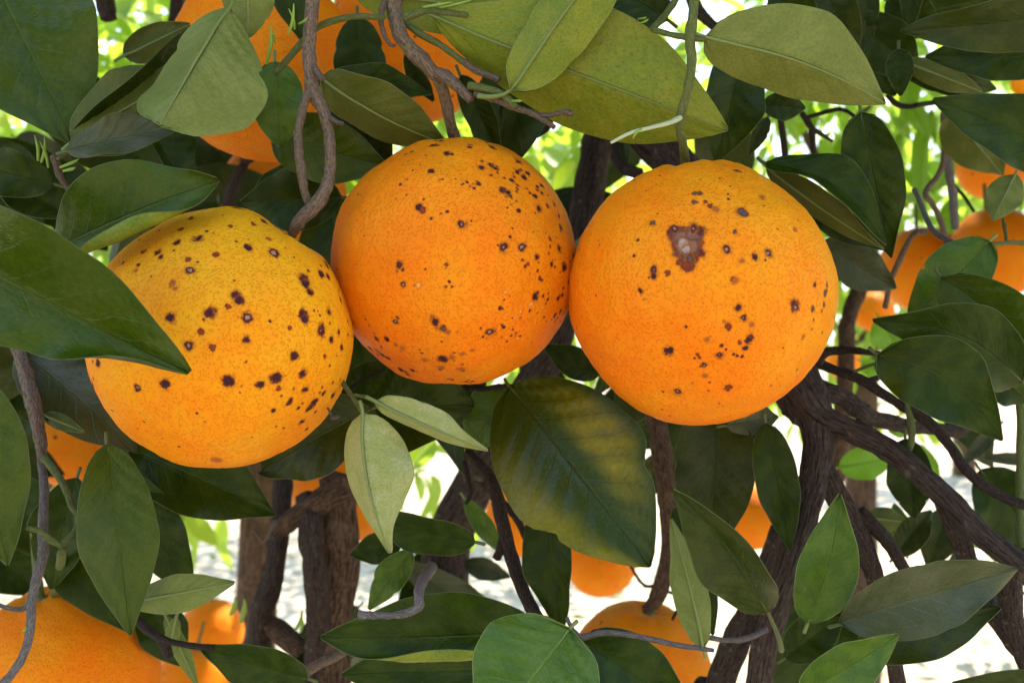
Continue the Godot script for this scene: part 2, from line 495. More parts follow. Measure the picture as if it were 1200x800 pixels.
func litter(called: String, label: String, material: Material, count: int, size: float, lift: float, reach: float) -> void:
	var mm := MultiMesh.new()
	mm.transform_format = MultiMesh.TRANSFORM_3D
	mm.mesh = simple_leaf(material, size, size * 0.45)
	mm.instance_count = count
	var patches := noise(count, 0.35, 3)
	var i := 0
	while i < count:
		var at := Vector3(rng.randf_range(-reach, reach), 0, rng.randf_range(-14.0, -1.2))
		if patches.get_noise_2d(at.x, at.z) < rng.randf_range(-0.3, 0.35):
			continue
		at.y = rng.randf() * lift + 0.004
		var b := Basis.from_euler(Vector3(rng.randf_range(-0.5, 0.5) * (1.0 if lift < 0.03 else 2.2), rng.randf() * TAU, rng.randf_range(-0.5, 0.5)))
		mm.set_instance_transform(i, Transform3D(b * rng.randf_range(0.6, 1.5), at))
		i += 1
	var o := MultiMeshInstance3D.new()
	o.name = called
	o.multimesh = mm
	o.set_meta("kind", "stuff")
	o.set_meta("label", label)
	o.set_meta("category", "ground cover")
	add_child(o, true)


# A folded, arched leaf of a few faces, for the crowns.
func simple_leaf(material: Material, length: float, wide: float) -> ArrayMesh:
	var st := SurfaceTool.new()
	st.begin(Mesh.PRIMITIVE_TRIANGLES)
	st.set_smooth_group(0)
	var us := [0.0, 0.18, 0.45, 0.75, 1.0]
	var ws := [0.03, 0.75, 1.0, 0.66, 0.02]
	var rows := []
	for i in 5:
		var u: float = us[i]
		var z := -0.16 * length * u * u
		var hw: float = ws[i] * wide * 0.5
		rows.append([Vector3(u * length, z + hw * 0.35, hw), Vector3(u * length, z, 0), Vector3(u * length, z + hw * 0.35, -hw)])
	for i in 4:
		for j in 2:
			for q in [[i, j], [i + 1, j], [i, j + 1], [i + 1, j], [i + 1, j + 1], [i, j + 1]]:
				st.add_vertex(rows[q[0]][q[1]])
	st.generate_normals()
	st.set_material(material)
	return st.commit()


func seen_at(p: Vector3) -> Vector3:
	var d := EYE.z - p.z
	if d < 0.02:
		return Vector3(600, -9999 if p.y > EYE.y + 0.13 else 400, d)
	return Vector3(600.0 + (p.x - EYE.x) / (HALF * d) * 400.0, 400.0 - (p.y - EYE.y) / (HALF * d) * 400.0, d)


func leaf_cloud(count: int, centre: Vector3, size: Vector3, material: Material, length: float, shell: float, keep: Callable, clumps: int) -> MultiMeshInstance3D:
	var mm := MultiMesh.new()
	mm.transform_format = MultiMesh.TRANSFORM_3D
	mm.mesh = simple_leaf(material, length, length * 0.46)
	var list: Array[Transform3D] = []
	var hubs := []
	while hubs.size() < clumps:
		var d := Vector3(rng.randfn(), rng.randfn(), rng.randfn()).normalized() * pow(rng.randf(), shell)
		hubs.append(centre + d * size)
	var tries := 0
	while list.size() < count and tries < count * 12:
		tries += 1
		var hub: Vector3 = hubs[rng.randi() % clumps]
		var out_ := Vector3(rng.randfn(), rng.randfn() * 0.8, rng.randfn())
		var at := hub + out_ * 0.09
		if not (keep as Callable).call(at):
			continue
		var dir := (out_.normalized() + Vector3(rng.randfn() * 0.4, -0.45, rng.randfn() * 0.4)).normalized()
		var b := Basis.looking_at(dir, Vector3.UP + Vector3(rng.randfn(), rng.randfn(), rng.randfn()) * 0.35) * Basis(Vector3.UP, PI / 2)
		list.append(Transform3D(b * rng.randf_range(0.65, 1.25), at))
	mm.instance_count = list.size()
	for i in list.size():
		mm.set_instance_transform(i, list[i])
	var o := MultiMeshInstance3D.new()
	o.multimesh = mm
	return o


func far_tree(label: String, foot: Vector3, height: float, reach: Vector3, leaves: int, trunk: float, lean := 0.0, group := "orange trees of the orchard behind", leafage := "far_leaf") -> Node3D:
	var t := thing("orange_tree", label, "tree", foot, group)
	var st := SurfaceTool.new()
	st.begin(Mesh.PRIMITIVE_TRIANGLES)
	tube(st, [[Vector3.ZERO, trunk * 1.25], [Vector3(lean * 0.4, height * 0.25, 0), trunk], [Vector3(lean, height * 0.55, 0.05), trunk * 0.8], [Vector3(lean * 1.5, height * 0.85, 0), trunk * 0.3]], 12, 0.12)
	st.generate_normals()
	st.set_material(M.brown_bark)
	put(st.commit(), "trunk", t)
	for k in 6:
		var a := k * 1.05 + rng.randf()
		var from := Vector3(lean * 0.9, height * rng.randf_range(0.32, 0.6), 0)
		var to := from + Vector3(cos(a) * reach.x * 0.75, reach.y * rng.randf_range(0.2, 0.7), sin(a) * reach.z * 0.75)
		var s2 := SurfaceTool.new()
		s2.begin(Mesh.PRIMITIVE_TRIANGLES)
		tube(s2, [[from, trunk * 0.45], [from.lerp(to, 0.5) - Vector3(0, 0.06, 0), trunk * 0.28], [to, trunk * 0.1]], 8, 0.1)
		s2.generate_normals()
		s2.set_material(M.brown_bark)
		put(s2.commit(), "branch", t)
	var crown := leaf_cloud(leaves, Vector3(lean, height * 0.66, 0), reach, M[leafage], 0.085, 0.45, func(at): return at.y > 0.18, int(leaves / 26.0))
	crown.name = numbered("crown")
	crown.set_meta("kind", "stuff")
	t.add_child(crown, true)
	return t


func make_orchard() -> void:
	# unseen row added behind the photographer to block the low sky and deepen contrast
	for it in [[-3.2, "farthest left"], [-1.0, "second from the left"], [1.1, "second from the right"], [3.3, "farthest right"]]:
		var x: float = it[0]
		far_tree("leafy tree added unseen behind the photographer to block the low sky, %s of its row" % it[1], Vector3(x, 0, 2.7 + 0.2 * sin(x * 5.0)), 3.6, Vector3(1.25, 1.35, 0.8), 6000, 0.06, 0.0, "trees added behind the photographer to block the low sky", "crown_leaf")
	far_tree("orchard tree with a bare brown trunk behind the lower left oranges", P(288, 400, 2.2) * Vector3(1, 0, 1), 2.3, Vector3(0.9, 0.75, 0.6), 2600, 0.042, 0.05)
	far_tree("backlit lime green orchard tree behind the rightmost spotted orange", P(1010, 400, 3.4) * Vector3(1, 0, 1), 2.9, Vector3(1.0, 1.05, 0.9), 3400, 0.05)
	far_tree("orchard tree at the right edge behind the small distant oranges", P(1420, 400, 3.6) * Vector3(1, 0, 1), 2.7, Vector3(0.9, 0.95, 0.9), 3600, 0.05)
	far_tree("orchard tree far back, seen between the middle and right spotted oranges", P(640, 400, 6.5) * Vector3(1, 0, 1), 3.0, Vector3(1.3, 1.1, 1.1), 3600, 0.07)
	far_tree("orchard tree far back, seen through the gap at the upper left", P(60, 400, 5.6) * Vector3(1, 0, 1), 3.2, Vector3(1.2, 1.1, 1.0), 3600, 0.07)
	far_tree("orchard tree farthest back on the right", P(1130, 400, 9.0) * Vector3(1, 0, 1), 3.2, Vector3(1.6, 1.2, 1.3), 3000, 0.08)


# Leaves of the near tree above and beside the picture, which shade what the picture shows.
func make_canopy() -> void:
	var outside := func(at: Vector3) -> bool:
		var s := seen_at(at)
		var far_out := 0.125 * 400.0 / (HALF * maxf(s.z, 0.02))
		return at.y > 0.25 and (s.z < -0.15 or s.x < -far_out or s.x > 1200.0 + far_out or s.y < -far_out) and at.z < -0.2 + maxf(0.0, at.y - 1.7) * 0.15
	var up := leaf_cloud(8200, Vector3(0.2, 1.95, -0.95), Vector3(1.5, 0.62, 0.9), M.crown_leaf, 0.088, 0.4, outside, 380)
	up.name = "foliage"
	up.position = -tree.position
	up.set_meta("kind", "stuff")
	tree.add_child(up, true)
	var shade := leaf_cloud(1500, Vector3(0.28, 1.72, -0.66), Vector3(0.42, 0.14, 0.30), M.crown_leaf, 0.088, 0.33, outside, 90)  # extra unseen cluster, added to keep a sun patch off the right orange
	shade.name = "foliage_002"
	shade.position = -tree.position
	shade.set_meta("kind", "stuff")
	tree.add_child(shade, true)
	var sides := leaf_cloud(2200, Vector3(0.0, 1.25, -0.95), Vector3(1.6, 0.8, 0.7), M.crown_leaf, 0.088, 0.3, outside, 130)
	sides.name = "foliage_001"
	sides.position = -tree.position
	sides.set_meta("kind", "stuff")
	tree.add_child(sides, true)


# ---------------------------------------------------------------- the near tree

func make_branches() -> void:
	# stems that carry the three spotted oranges
	stem("branch", [[369, -40, .352, 8], [364, 30, .352, 8], [362, 65, .352, 8], [366, 105, .352, 8.5], [378, 128, .352, 7], [386, 160, .351, 6.5], [386, 205, .350, 6.5], [375, 234, .350, 8.5], [352, 258, .352, 8], [342, 274, .357, 6]], M.twig, 14, 0.16)
	stem("twig", [[364, 103, .351, 5], [355, 125, .349, 5], [349, 160, .348, 5], [352, 195, .348, 5.5], [357, 225, .350, 5], [362, 240, .352, 5]], M.twig, 10, 0.14)
	stem("twig", [[386, 138, .351, 3.5], [395, 143, .349, 3], [402, 145, .348, 2.2]], M.twig, 8, 0.14)
	stem("twig", [[368, 78, .351, 4], [374, 88, .349, 4], [379, 93, .348, 3]], M.twig, 8, 0.14)
	stem("branch", [[459, -40, .362, 9], [462, 10, .362, 9], [468, 38, .362, 9], [482, 58, .363, 9], [500, 76, .364, 8.5], [512, 90, .366, 8], [520, 108, .370, 7], [526, 135, .376, 6.5], [536, 170, .386, 7]], M.twig, 14, 0.16)
	stem("branch", [[508, 84, .365, 7], [522, 90, .363, 7.5], [538, 102, .361, 6.5], [552, 117, .360, 6]], M.twig, 12, 0.16)
	stem("twig", [[451, 0, .361, 4], [446, 20, .358, 3.5], [450, 40, .356, 3], [457, 52, .356, 2.4], [463, 53, .357, 1.6]], M.twig, 8, 0.14)
	stem("twig", [[322, 86, .362, 4], [338, 68, .361, 4], [352, 52, .360, 4.5], [372, 32, .358, 4], [395, 23, .356, 3.8], [420, 19, .355, 3.4], [450, 21, .354, 3.6]], M.green_twig, 10, 0.08)
	stem("twig", [[474, 20, .356, 5], [486, 17, .354, 4.5], [500, 12, .352, 4], [520, 14, .350, 3.8], [548, 18, .350, 3.4]], M.green_twig, 10, 0.10)
	stem("twig", [[474, 26, .366, 4], [490, 38, .365, 4.2], [512, 50, .364, 4.2], [532, 64, .363, 4.2], [548, 76, .362, 4], [562, 84, .361, 3.6], [584, 95, .36, 3.2]], M.green_twig, 10, 0.14)
	stem("twig", [[544, 72, .361, 3.8], [556, 82, .359, 4], [572, 88, .358, 3.6], [586, 93, .357, 3.6]], M.twig, 8, 0.16)
	stem("twig", [[549, 100, .358, 4.5], [566, 103, .356, 4.6], [584, 108, .355, 4.6], [598, 118, .354, 4.6], [604, 126, .354, 4]], M.green_twig, 10, 0.12)
	stem("twig", [[557, 108, .359, 4.8], [580, 116, .357, 4.6], [604, 126, .355, 4.2], [622, 132, .354, 3.6], [636, 140, .353, 3.2], [650, 149, .353, 3]], M.twig, 8, 0.20)
	stem("twig", [[628, 134, .354, 3.2], [645, 135, .354, 3], [660, 131, .353, 3.8], [671, 134, .352, 3.4]], M.twig, 8, 0.24)
	stem("branch", [[816, -40, .334, 6], [813, 10, .335, 6], [809, 45, .336, 6.2], [811, 75, .337, 5.5], [806, 105, .339, 5.2], [799, 130, .342, 6], [797, 150, .346, 5.6], [801, 170, .351, 5], [804, 194, .362, 6]], M.green_twig, 12, 0.16)
	stem("twig", [[764, 34, .336, 3.6], [785, 40, .336, 3.4], [806, 44, .336, 3.8], [826, 46, .335, 3.2]], M.green_twig, 8, 0.10)
	stem("twig", [[764, 34, .345, 4], [776, 22, .346, 4.2], [790, 2, .347, 4.2], [800, -20, .348, 4]], M.green_twig, 8, 0.10)
	stem("twig", [[797, 138, .341, 3.6], [784, 144, .336, 2.8], [760, 150, .331, 2.4], [738, 156, .328, 2.2], [716, 167, .326, 1.8]], M.pale_twig, 8, 0.12)
	stem("twig", [[742, 162, .329, 1.3], [745, 156, .328, 1.6], [752, 151, .329, 1.4]], M.shoot, 6, 0.1)
	# dark limbs inside the tree, between and behind the oranges
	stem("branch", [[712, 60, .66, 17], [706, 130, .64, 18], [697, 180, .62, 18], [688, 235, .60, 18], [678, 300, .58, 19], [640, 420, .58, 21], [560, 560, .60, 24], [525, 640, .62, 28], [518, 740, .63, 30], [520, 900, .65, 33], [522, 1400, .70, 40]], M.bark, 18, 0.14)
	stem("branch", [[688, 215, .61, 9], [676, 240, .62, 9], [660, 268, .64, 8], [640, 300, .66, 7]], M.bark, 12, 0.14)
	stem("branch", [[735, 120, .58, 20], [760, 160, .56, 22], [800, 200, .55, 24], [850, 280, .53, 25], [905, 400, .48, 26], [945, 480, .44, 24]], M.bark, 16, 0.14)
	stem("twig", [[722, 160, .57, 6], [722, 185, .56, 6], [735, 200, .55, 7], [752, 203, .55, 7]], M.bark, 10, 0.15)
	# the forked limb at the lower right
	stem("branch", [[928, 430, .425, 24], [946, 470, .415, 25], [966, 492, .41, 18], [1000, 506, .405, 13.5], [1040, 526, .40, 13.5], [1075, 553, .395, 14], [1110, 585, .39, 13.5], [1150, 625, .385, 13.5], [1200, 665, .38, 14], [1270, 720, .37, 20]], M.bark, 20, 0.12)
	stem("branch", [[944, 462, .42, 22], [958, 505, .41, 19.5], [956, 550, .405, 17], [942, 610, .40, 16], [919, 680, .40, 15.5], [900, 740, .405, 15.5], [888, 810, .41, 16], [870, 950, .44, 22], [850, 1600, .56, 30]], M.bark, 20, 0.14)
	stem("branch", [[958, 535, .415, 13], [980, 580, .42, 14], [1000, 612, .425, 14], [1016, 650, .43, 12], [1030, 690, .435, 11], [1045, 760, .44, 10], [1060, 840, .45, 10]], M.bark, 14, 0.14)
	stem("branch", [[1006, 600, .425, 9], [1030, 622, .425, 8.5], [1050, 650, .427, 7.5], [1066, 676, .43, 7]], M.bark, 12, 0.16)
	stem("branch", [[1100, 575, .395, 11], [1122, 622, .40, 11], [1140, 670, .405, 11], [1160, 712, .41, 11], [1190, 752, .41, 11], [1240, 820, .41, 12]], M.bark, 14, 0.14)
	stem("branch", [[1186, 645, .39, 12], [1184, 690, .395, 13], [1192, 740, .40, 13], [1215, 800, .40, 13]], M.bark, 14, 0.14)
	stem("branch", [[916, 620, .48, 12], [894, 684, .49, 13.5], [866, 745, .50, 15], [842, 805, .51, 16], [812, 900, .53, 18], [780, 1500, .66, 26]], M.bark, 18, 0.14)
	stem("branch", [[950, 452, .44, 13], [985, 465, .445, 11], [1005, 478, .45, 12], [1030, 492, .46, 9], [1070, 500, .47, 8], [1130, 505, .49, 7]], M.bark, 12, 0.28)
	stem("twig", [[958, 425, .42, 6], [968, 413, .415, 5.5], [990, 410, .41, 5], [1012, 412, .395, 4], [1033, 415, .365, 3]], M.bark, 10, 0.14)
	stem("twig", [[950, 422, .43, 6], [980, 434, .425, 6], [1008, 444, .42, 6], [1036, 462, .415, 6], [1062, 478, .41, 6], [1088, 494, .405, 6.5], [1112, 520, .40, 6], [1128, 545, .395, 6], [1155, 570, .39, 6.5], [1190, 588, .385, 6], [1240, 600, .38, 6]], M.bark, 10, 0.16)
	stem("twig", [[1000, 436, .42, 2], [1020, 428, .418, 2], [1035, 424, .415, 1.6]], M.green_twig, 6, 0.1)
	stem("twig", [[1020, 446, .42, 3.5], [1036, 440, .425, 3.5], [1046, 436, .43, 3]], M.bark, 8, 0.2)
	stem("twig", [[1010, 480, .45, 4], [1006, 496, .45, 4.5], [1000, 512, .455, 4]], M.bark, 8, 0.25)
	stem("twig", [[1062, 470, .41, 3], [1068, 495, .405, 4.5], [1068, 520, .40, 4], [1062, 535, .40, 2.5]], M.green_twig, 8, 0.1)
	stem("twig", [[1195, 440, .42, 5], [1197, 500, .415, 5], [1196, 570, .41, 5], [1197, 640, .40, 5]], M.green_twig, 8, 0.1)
	stem("branch", [[1016, 320, .78, 9], [1002, 350, .77, 9], [993, 385, .76, 10], [992, 430, .76, 10], [988, 480, .77, 10], [978, 560, .80, 11]], M.brown_bark, 12, 0.14)
	# fine twigs at the upper right
	stem("twig", [[1040, 112, .50, 3], [1052, 122, .50, 3.4], [1066, 125, .50, 3], [1080, 122, .49, 3], [1098, 120, .40, 2.4]], M.bark, 8, 0.12)
	stem("twig", [[940, 132, .52, 3.5], [948, 145, .52, 4], [955, 152, .52, 3], [975, 165, .53, 2]], M.bark, 8, 0.15)
	stem("twig", [[945, 138, .52, 3], [965, 132, .52, 2.8], [985, 128, .51, 2.5], [1000, 135, .50, 2.2], [1010, 150, .46, 2]], M.bark, 8, 0.12)
	stem("twig", [[915, 140, .56, 4], [918, 160, .56, 4], [921, 190, .56, 4]], M.bark, 8, 0.12)
	stem("twig", [[952, 150, .54, 4], [953, 170, .54, 3.5], [954, 190, .54, 3.5]], M.bark, 8, 0.12)
	stem("twig", [[1106, 130, .56, 3.5], [1106, 185, .56, 3.5], [1100, 205, .56, 3.5], [1085, 226, .55, 3.5], [1094, 240, .55, 3.5], [1104, 262, .55, 3.5], [1110, 285, .55, 3]], M.twig, 8, 0.14)
	stem("twig", [[1110, 180, .58, 4], [1114, 205, .58, 5], [1118, 235, .58, 5], [1120, 268, .58, 4.5]], M.grey_twig, 8, 0.16)
	stem("twig", [[1072, 222, .47, 3], [1080, 240, .46, 3], [1088, 260, .45, 3.4], [1096, 272, .43, 3.2], [1108, 280, .42, 3], [1120, 285, .41, 2.6]], M.grey_twig, 8, 0.12)
	stem("twig", [[1038, 360, .50, 3], [1044, 330, .49, 3.4], [1054, 306, .48, 4], [1064, 285, .47, 3.4], [1074, 272, .46, 3.2], [1086, 272, .46, 3.2]], M.twig, 8, 0.15)
	stem("twig", [[1114, 212, .60, 2.4], [1130, 230, .60, 2.2], [1142, 248, .60, 2]], M.bark, 6, 0.12)
	stem("twig", [[1154, 284, .42, 2.4], [1166, 286, .43, 2.6], [1182, 284, .44, 3], [1200, 284, .45, 3], [1230, 280, .46, 3]], M.green_twig, 8, 0.25)
	stem("twig", [[1180, 284, .44, 2], [1178, 268, .45, 2.2], [1176, 255, .45, 1.6]], M.green_twig, 6, 0.3)
	stem("twig", [[808, -10, .50, 7], [818, 12, .50, 7], [834, 28, .50, 6], [850, 36, .50, 4]], M.bark, 10, 0.15)
	stem("branch", [[1000, -20, .62, 4], [1011, 20, .62, 4], [1012, 50, .62, 4], [1018, 90, .62, 4]], M.bark, 8, 0.12)
	stem("branch", [[80, -30, .66, 16], [84, 10, .66, 16], [92, 40, .67, 14], [100, 90, .68, 12]], M.bark, 14, 0.14)
	stem("branch", [[118, -30, .60, 10], [124, 5, .60, 10], [128, 22, .60, 9]], M.bark, 12, 0.2)
	stem("branch", [[210, -30, .75, 9], [206, 20, .75, 10], [196, 60, .76, 10]], M.bark, 10, 0.14)
	# trunk of bundled stems below the middle, and the twigs round it
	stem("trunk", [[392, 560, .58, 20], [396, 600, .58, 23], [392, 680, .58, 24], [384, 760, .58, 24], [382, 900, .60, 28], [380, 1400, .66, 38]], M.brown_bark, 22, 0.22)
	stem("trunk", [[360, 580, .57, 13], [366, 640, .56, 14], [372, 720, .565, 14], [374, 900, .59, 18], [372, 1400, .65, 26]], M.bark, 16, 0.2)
	stem("branch", [[440, 540, .60, 15], [412, 570, .585, 17], [380, 585, .57, 16], [345, 607, .565, 12], [326, 622, .57, 9]], M.brown_bark, 16, 0.18)
	stem("branch", [[331, 540, .62, 12], [330, 590, .61, 12], [326, 640, .60, 12], [316, 690, .60, 13], [306, 720, .60, 14], [300, 800, .62, 15]], M.bark, 14, 0.14)
	stem("branch", [[306, 728, .60, 9], [325, 738, .60, 12], [345, 755, .59, 13], [368, 772, .585, 12]], M.brown_bark, 12, 0.14)
	stem("twig", [[310, 634, .56, 2.5], [316, 622, .56, 3], [324, 610, .56, 3]], M.twig, 6, 0.2)
	stem("twig", [[296, 620, .56, 1.6], [304, 630, .56, 1.8], [310, 636, .56, 2]], M.twig, 6, 0.2)
	stem("twig", [[548, 532, .43, 7], [566, 550, .425, 7.5], [580, 575, .42, 8], [590, 615, .415, 8], [600, 655, .41, 8], [614, 695, .40, 8], [632, 730, .39, 8], [650, 770, .38, 8]], M.bark, 12, 0.14)
	stem("twig", [[556, 558, .432, 5], [580, 562, .43, 4], [606, 560, .43, 4], [626, 556, .42, 4], [640, 560, .41, 3]], M.twig, 8, 0.22)
	stem("twig", [[560, 560, .435, 4], [585, 585, .435, 4.5], [604, 605, .435, 4.5], [616, 630, .435, 4], [622, 650, .435, 4]], M.bark, 8, 0.16)
	stem("twig", [[592, 568, .425, 3], [610, 585, .42, 3], [628, 605, .415, 3]], M.green_twig, 8, 0.1)
	stem("twig", [[592, 620, .415, 5.5], [588, 638, .413, 5.5], [582, 655, .412, 5]], M.bark, 10, 0.2)
	stem("twig", [[544, 540, .432, 3], [548, 560, .43, 3], [552, 578, .43, 2.6], [546, 590, .43, 1.8]], M.bark, 8, 0.2)
	stem("branch", [[766, 470, .50, 12], [774, 520, .50, 12], [780, 570, .50, 11], [786, 620, .51, 10.5], [782, 660, .51, 10], [770, 700, .52, 9], [756, 716, .52, 6]], M.brown_bark, 12, 0.16)
	stem("twig", [[738, 660, .60, 2], [746, 675, .60, 2], [756, 686, .60, 2], [770, 688, .60, 2], [800, 700, .60, 2]], M.bark, 6, 0.15)
	stem("twig", [[820, 700, .50, 2], [806, 708, .50, 2.4], [794, 716, .50, 2], [788, 726, .50, 2]], M.bark, 6, 0.2)
	stem("twig", [[820, 745, .37, 3.2], [850, 750, .375, 3.2], [875, 748, .38, 3.4], [898, 738, .39, 3.6]], M.grey_twig, 8, 0.2)
	stem("twig", [[666, 746, .336, 4], [684, 746, .333, 4], [710, 741, .331, 3.6], [750, 746, .33, 3.4], [790, 755, .331, 3.2], [836, 762, .335, 2.6]], M.grey_twig, 10, 0.14)
	stem("twig", [[682, 748, .333, 2.6], [672, 738, .334, 2.6], [664, 724, .336, 2.6]], M.grey_twig, 8, 0.2)
	stem("twig", [[421, 720, .322, 6], [428, 720, .322, 5], [445, 721, .322, 4], [468, 720, .322, 4], [486, 714, .322, 5], [492, 706, .324, 6], [490, 695, .332, 6], [496, 680, .36, 6.5], [506, 664, .42, 7]], M.grey_twig, 10, 0.24)
	stem("twig", [[340, 805, .40, 6], [362, 785, .405, 6.5], [385, 772, .41, 6.5], [410, 758, .42, 6]], M.twig, 10, 0.14)
	stem("twig", [[158, 722, .38, 5], [175, 740, .375, 5.5], [200, 752, .37, 4], [236, 758, .365, 3.4], [250, 760, .365, 3]], M.bark, 8, 0.16)
	stem("twig", [[178, 742, .376, 5], [190, 752, .375, 5.5], [198, 770, .375, 6]], M.bark, 8, 0.2)
	# twigs along the left edge
	stem("branch", [[8, 372, .40, 8], [16, 395, .395, 8], [28, 432, .385, 8.5], [38, 470, .375, 9], [46, 510, .37, 7], [50, 540, .365, 5]], M.twig, 12, 0.22)
	stem("twig", [[50, 536, .365, 4.6], [64, 552, .36, 4.6], [76, 572, .355, 4.2], [83, 592, .352, 3.8], [91, 604, .35, 4], [88, 622, .346, 4], [72, 638, .342, 3.6]], M.green_twig, 10, 0.14)
	stem("twig", [[72, 640, .342, 3.6], [56, 630, .340, 4], [46, 622, .338, 3.6], [30, 618, .335, 3]], M.green_twig, 8, 0.14)
	stem("twig", [[45, 520, .374, 5], [50, 560, .366, 5], [51, 590, .36, 5], [50, 620, .355, 6], [50, 650, .35, 6.5], [42, 680, .345, 6], [36, 705, .342, 5.4], [36, 722, .34, 5.4], [32, 752, .338, 5], [20, 780, .335, 5], [0, 804, .333, 5], [-30, 830, .332, 5]], M.grey_twig, 10, 0.16)
	stem("twig", [[34, 706, .342, 3.6], [24, 714, .34, 3], [8, 712, .338, 2.6], [-10, 706, .337, 2.4]], M.grey_twig, 8, 0.14)
	stem("twig", [[72, 646, .37, 5], [70, 664, .40, 5.6], [66, 684, .43, 5.6], [63, 702, .445, 5]], M.green_twig, 8, 0.14)
	stem("twig", [[64, 182, .40, 6], [70, 206, .40, 4], [82, 226, .40, 2.6]], M.twig, 8, 0.2)
	stem("twig", [[268, 160, .50, 3], [280, 180, .50, 3.4], [292, 188, .50, 3.6], [304, 176, .50, 3], [318, 166, .50, 3]], M.bark, 8, 0.24)
	stem("branch", [[290, 186, .51, 5], [276, 210, .51, 6], [268, 235, .52, 8], [262, 270, .53, 8]], M.bark, 10, 0.2)
	stem("twig", [[410, 455, .40, 2], [425, 445, .40, 2], [450, 433, .40, 2]], M.bark, 6, 0.1)
	stem("twig", [[396, 440, .35, 3.4], [406, 455, .345, 3], [415, 468, .338, 3], [424, 482, .332, 2.8]], M.green_twig, 8, 0.14)
	stem("twig", [[414, 463, .339, 2.4], [428, 465, .336, 2.2], [441, 471, .333, 2]], M.green_twig, 8, 0.12)
	stem("twig", [[384, 478, .345, 1.6], [388, 486, .344, 1.6], [390, 490, .343, 2.6], [397, 488, .343, 1.6]], M.grey_twig, 6, 0.3)
	stem("twig", [[545, 454, .42, 3], [570, 455, .42, 3.2], [590, 452, .41, 3], [600, 453, .40, 2.6]], M.bark, 8, 0.3)
	for s in [[44, 188, .385, 40, 158, 2.2], [48, 190, .385, 52, 160, 2.2], [56, 196, .385, 46, 165, 1.8], [70, 196, .385, 92, 186, 2.2], [74, 200, .385, 88, 196, 2.2],
			[338, 40, .35, 344, 4, 2.0], [345, 34, .35, 338, 10, 1.6], [350, 28, .35, 360, 20, 1.6], [312, 75, .36, 318, 30, 2.4], [322, 50, .36, 314, 30, 1.6],
			[496, 8, .35, 530, 2, 2.0], [515, 9, .35, 552, 0, 1.8], [600, 118, .353, 612, 118, 2.0], [750, 27, .345, 760, 22, 1.6], [748, 22, .345, 758, 20, 1.4],
			[938, 222 - 165, .50, 1026, 28, 2.4], [1016, 62, .50, 1028, 34, 2.2], [1012, 58, .50, 1046, 42, 2.2], [1050, 70, .47, 1064, 56, 2.6], [808, 520, .44, 818, 522, 5.0],
			[270, 720, .55, 276, 700, 3.5], [282, 728, .55, 286, 702, 3.5], [346, 738, .55, 354, 715, 2.4], [352, 740, .55, 352, 720, 2.0], [30, 745 - 10, .335, 24, 740, 1.5]]:
		if s[0] == 938:
			continue
		stem("shoot", [[s[0], s[1], s[2], s[5] * 0.7], [(s[0] + s[3]) * 0.5 + 2, (s[1] + s[4]) * 0.5, s[2] - 0.003, s[5]], [s[3], s[4], s[2] - 0.004, s[5] * 0.25]], M.shoot, 6, 0.1)


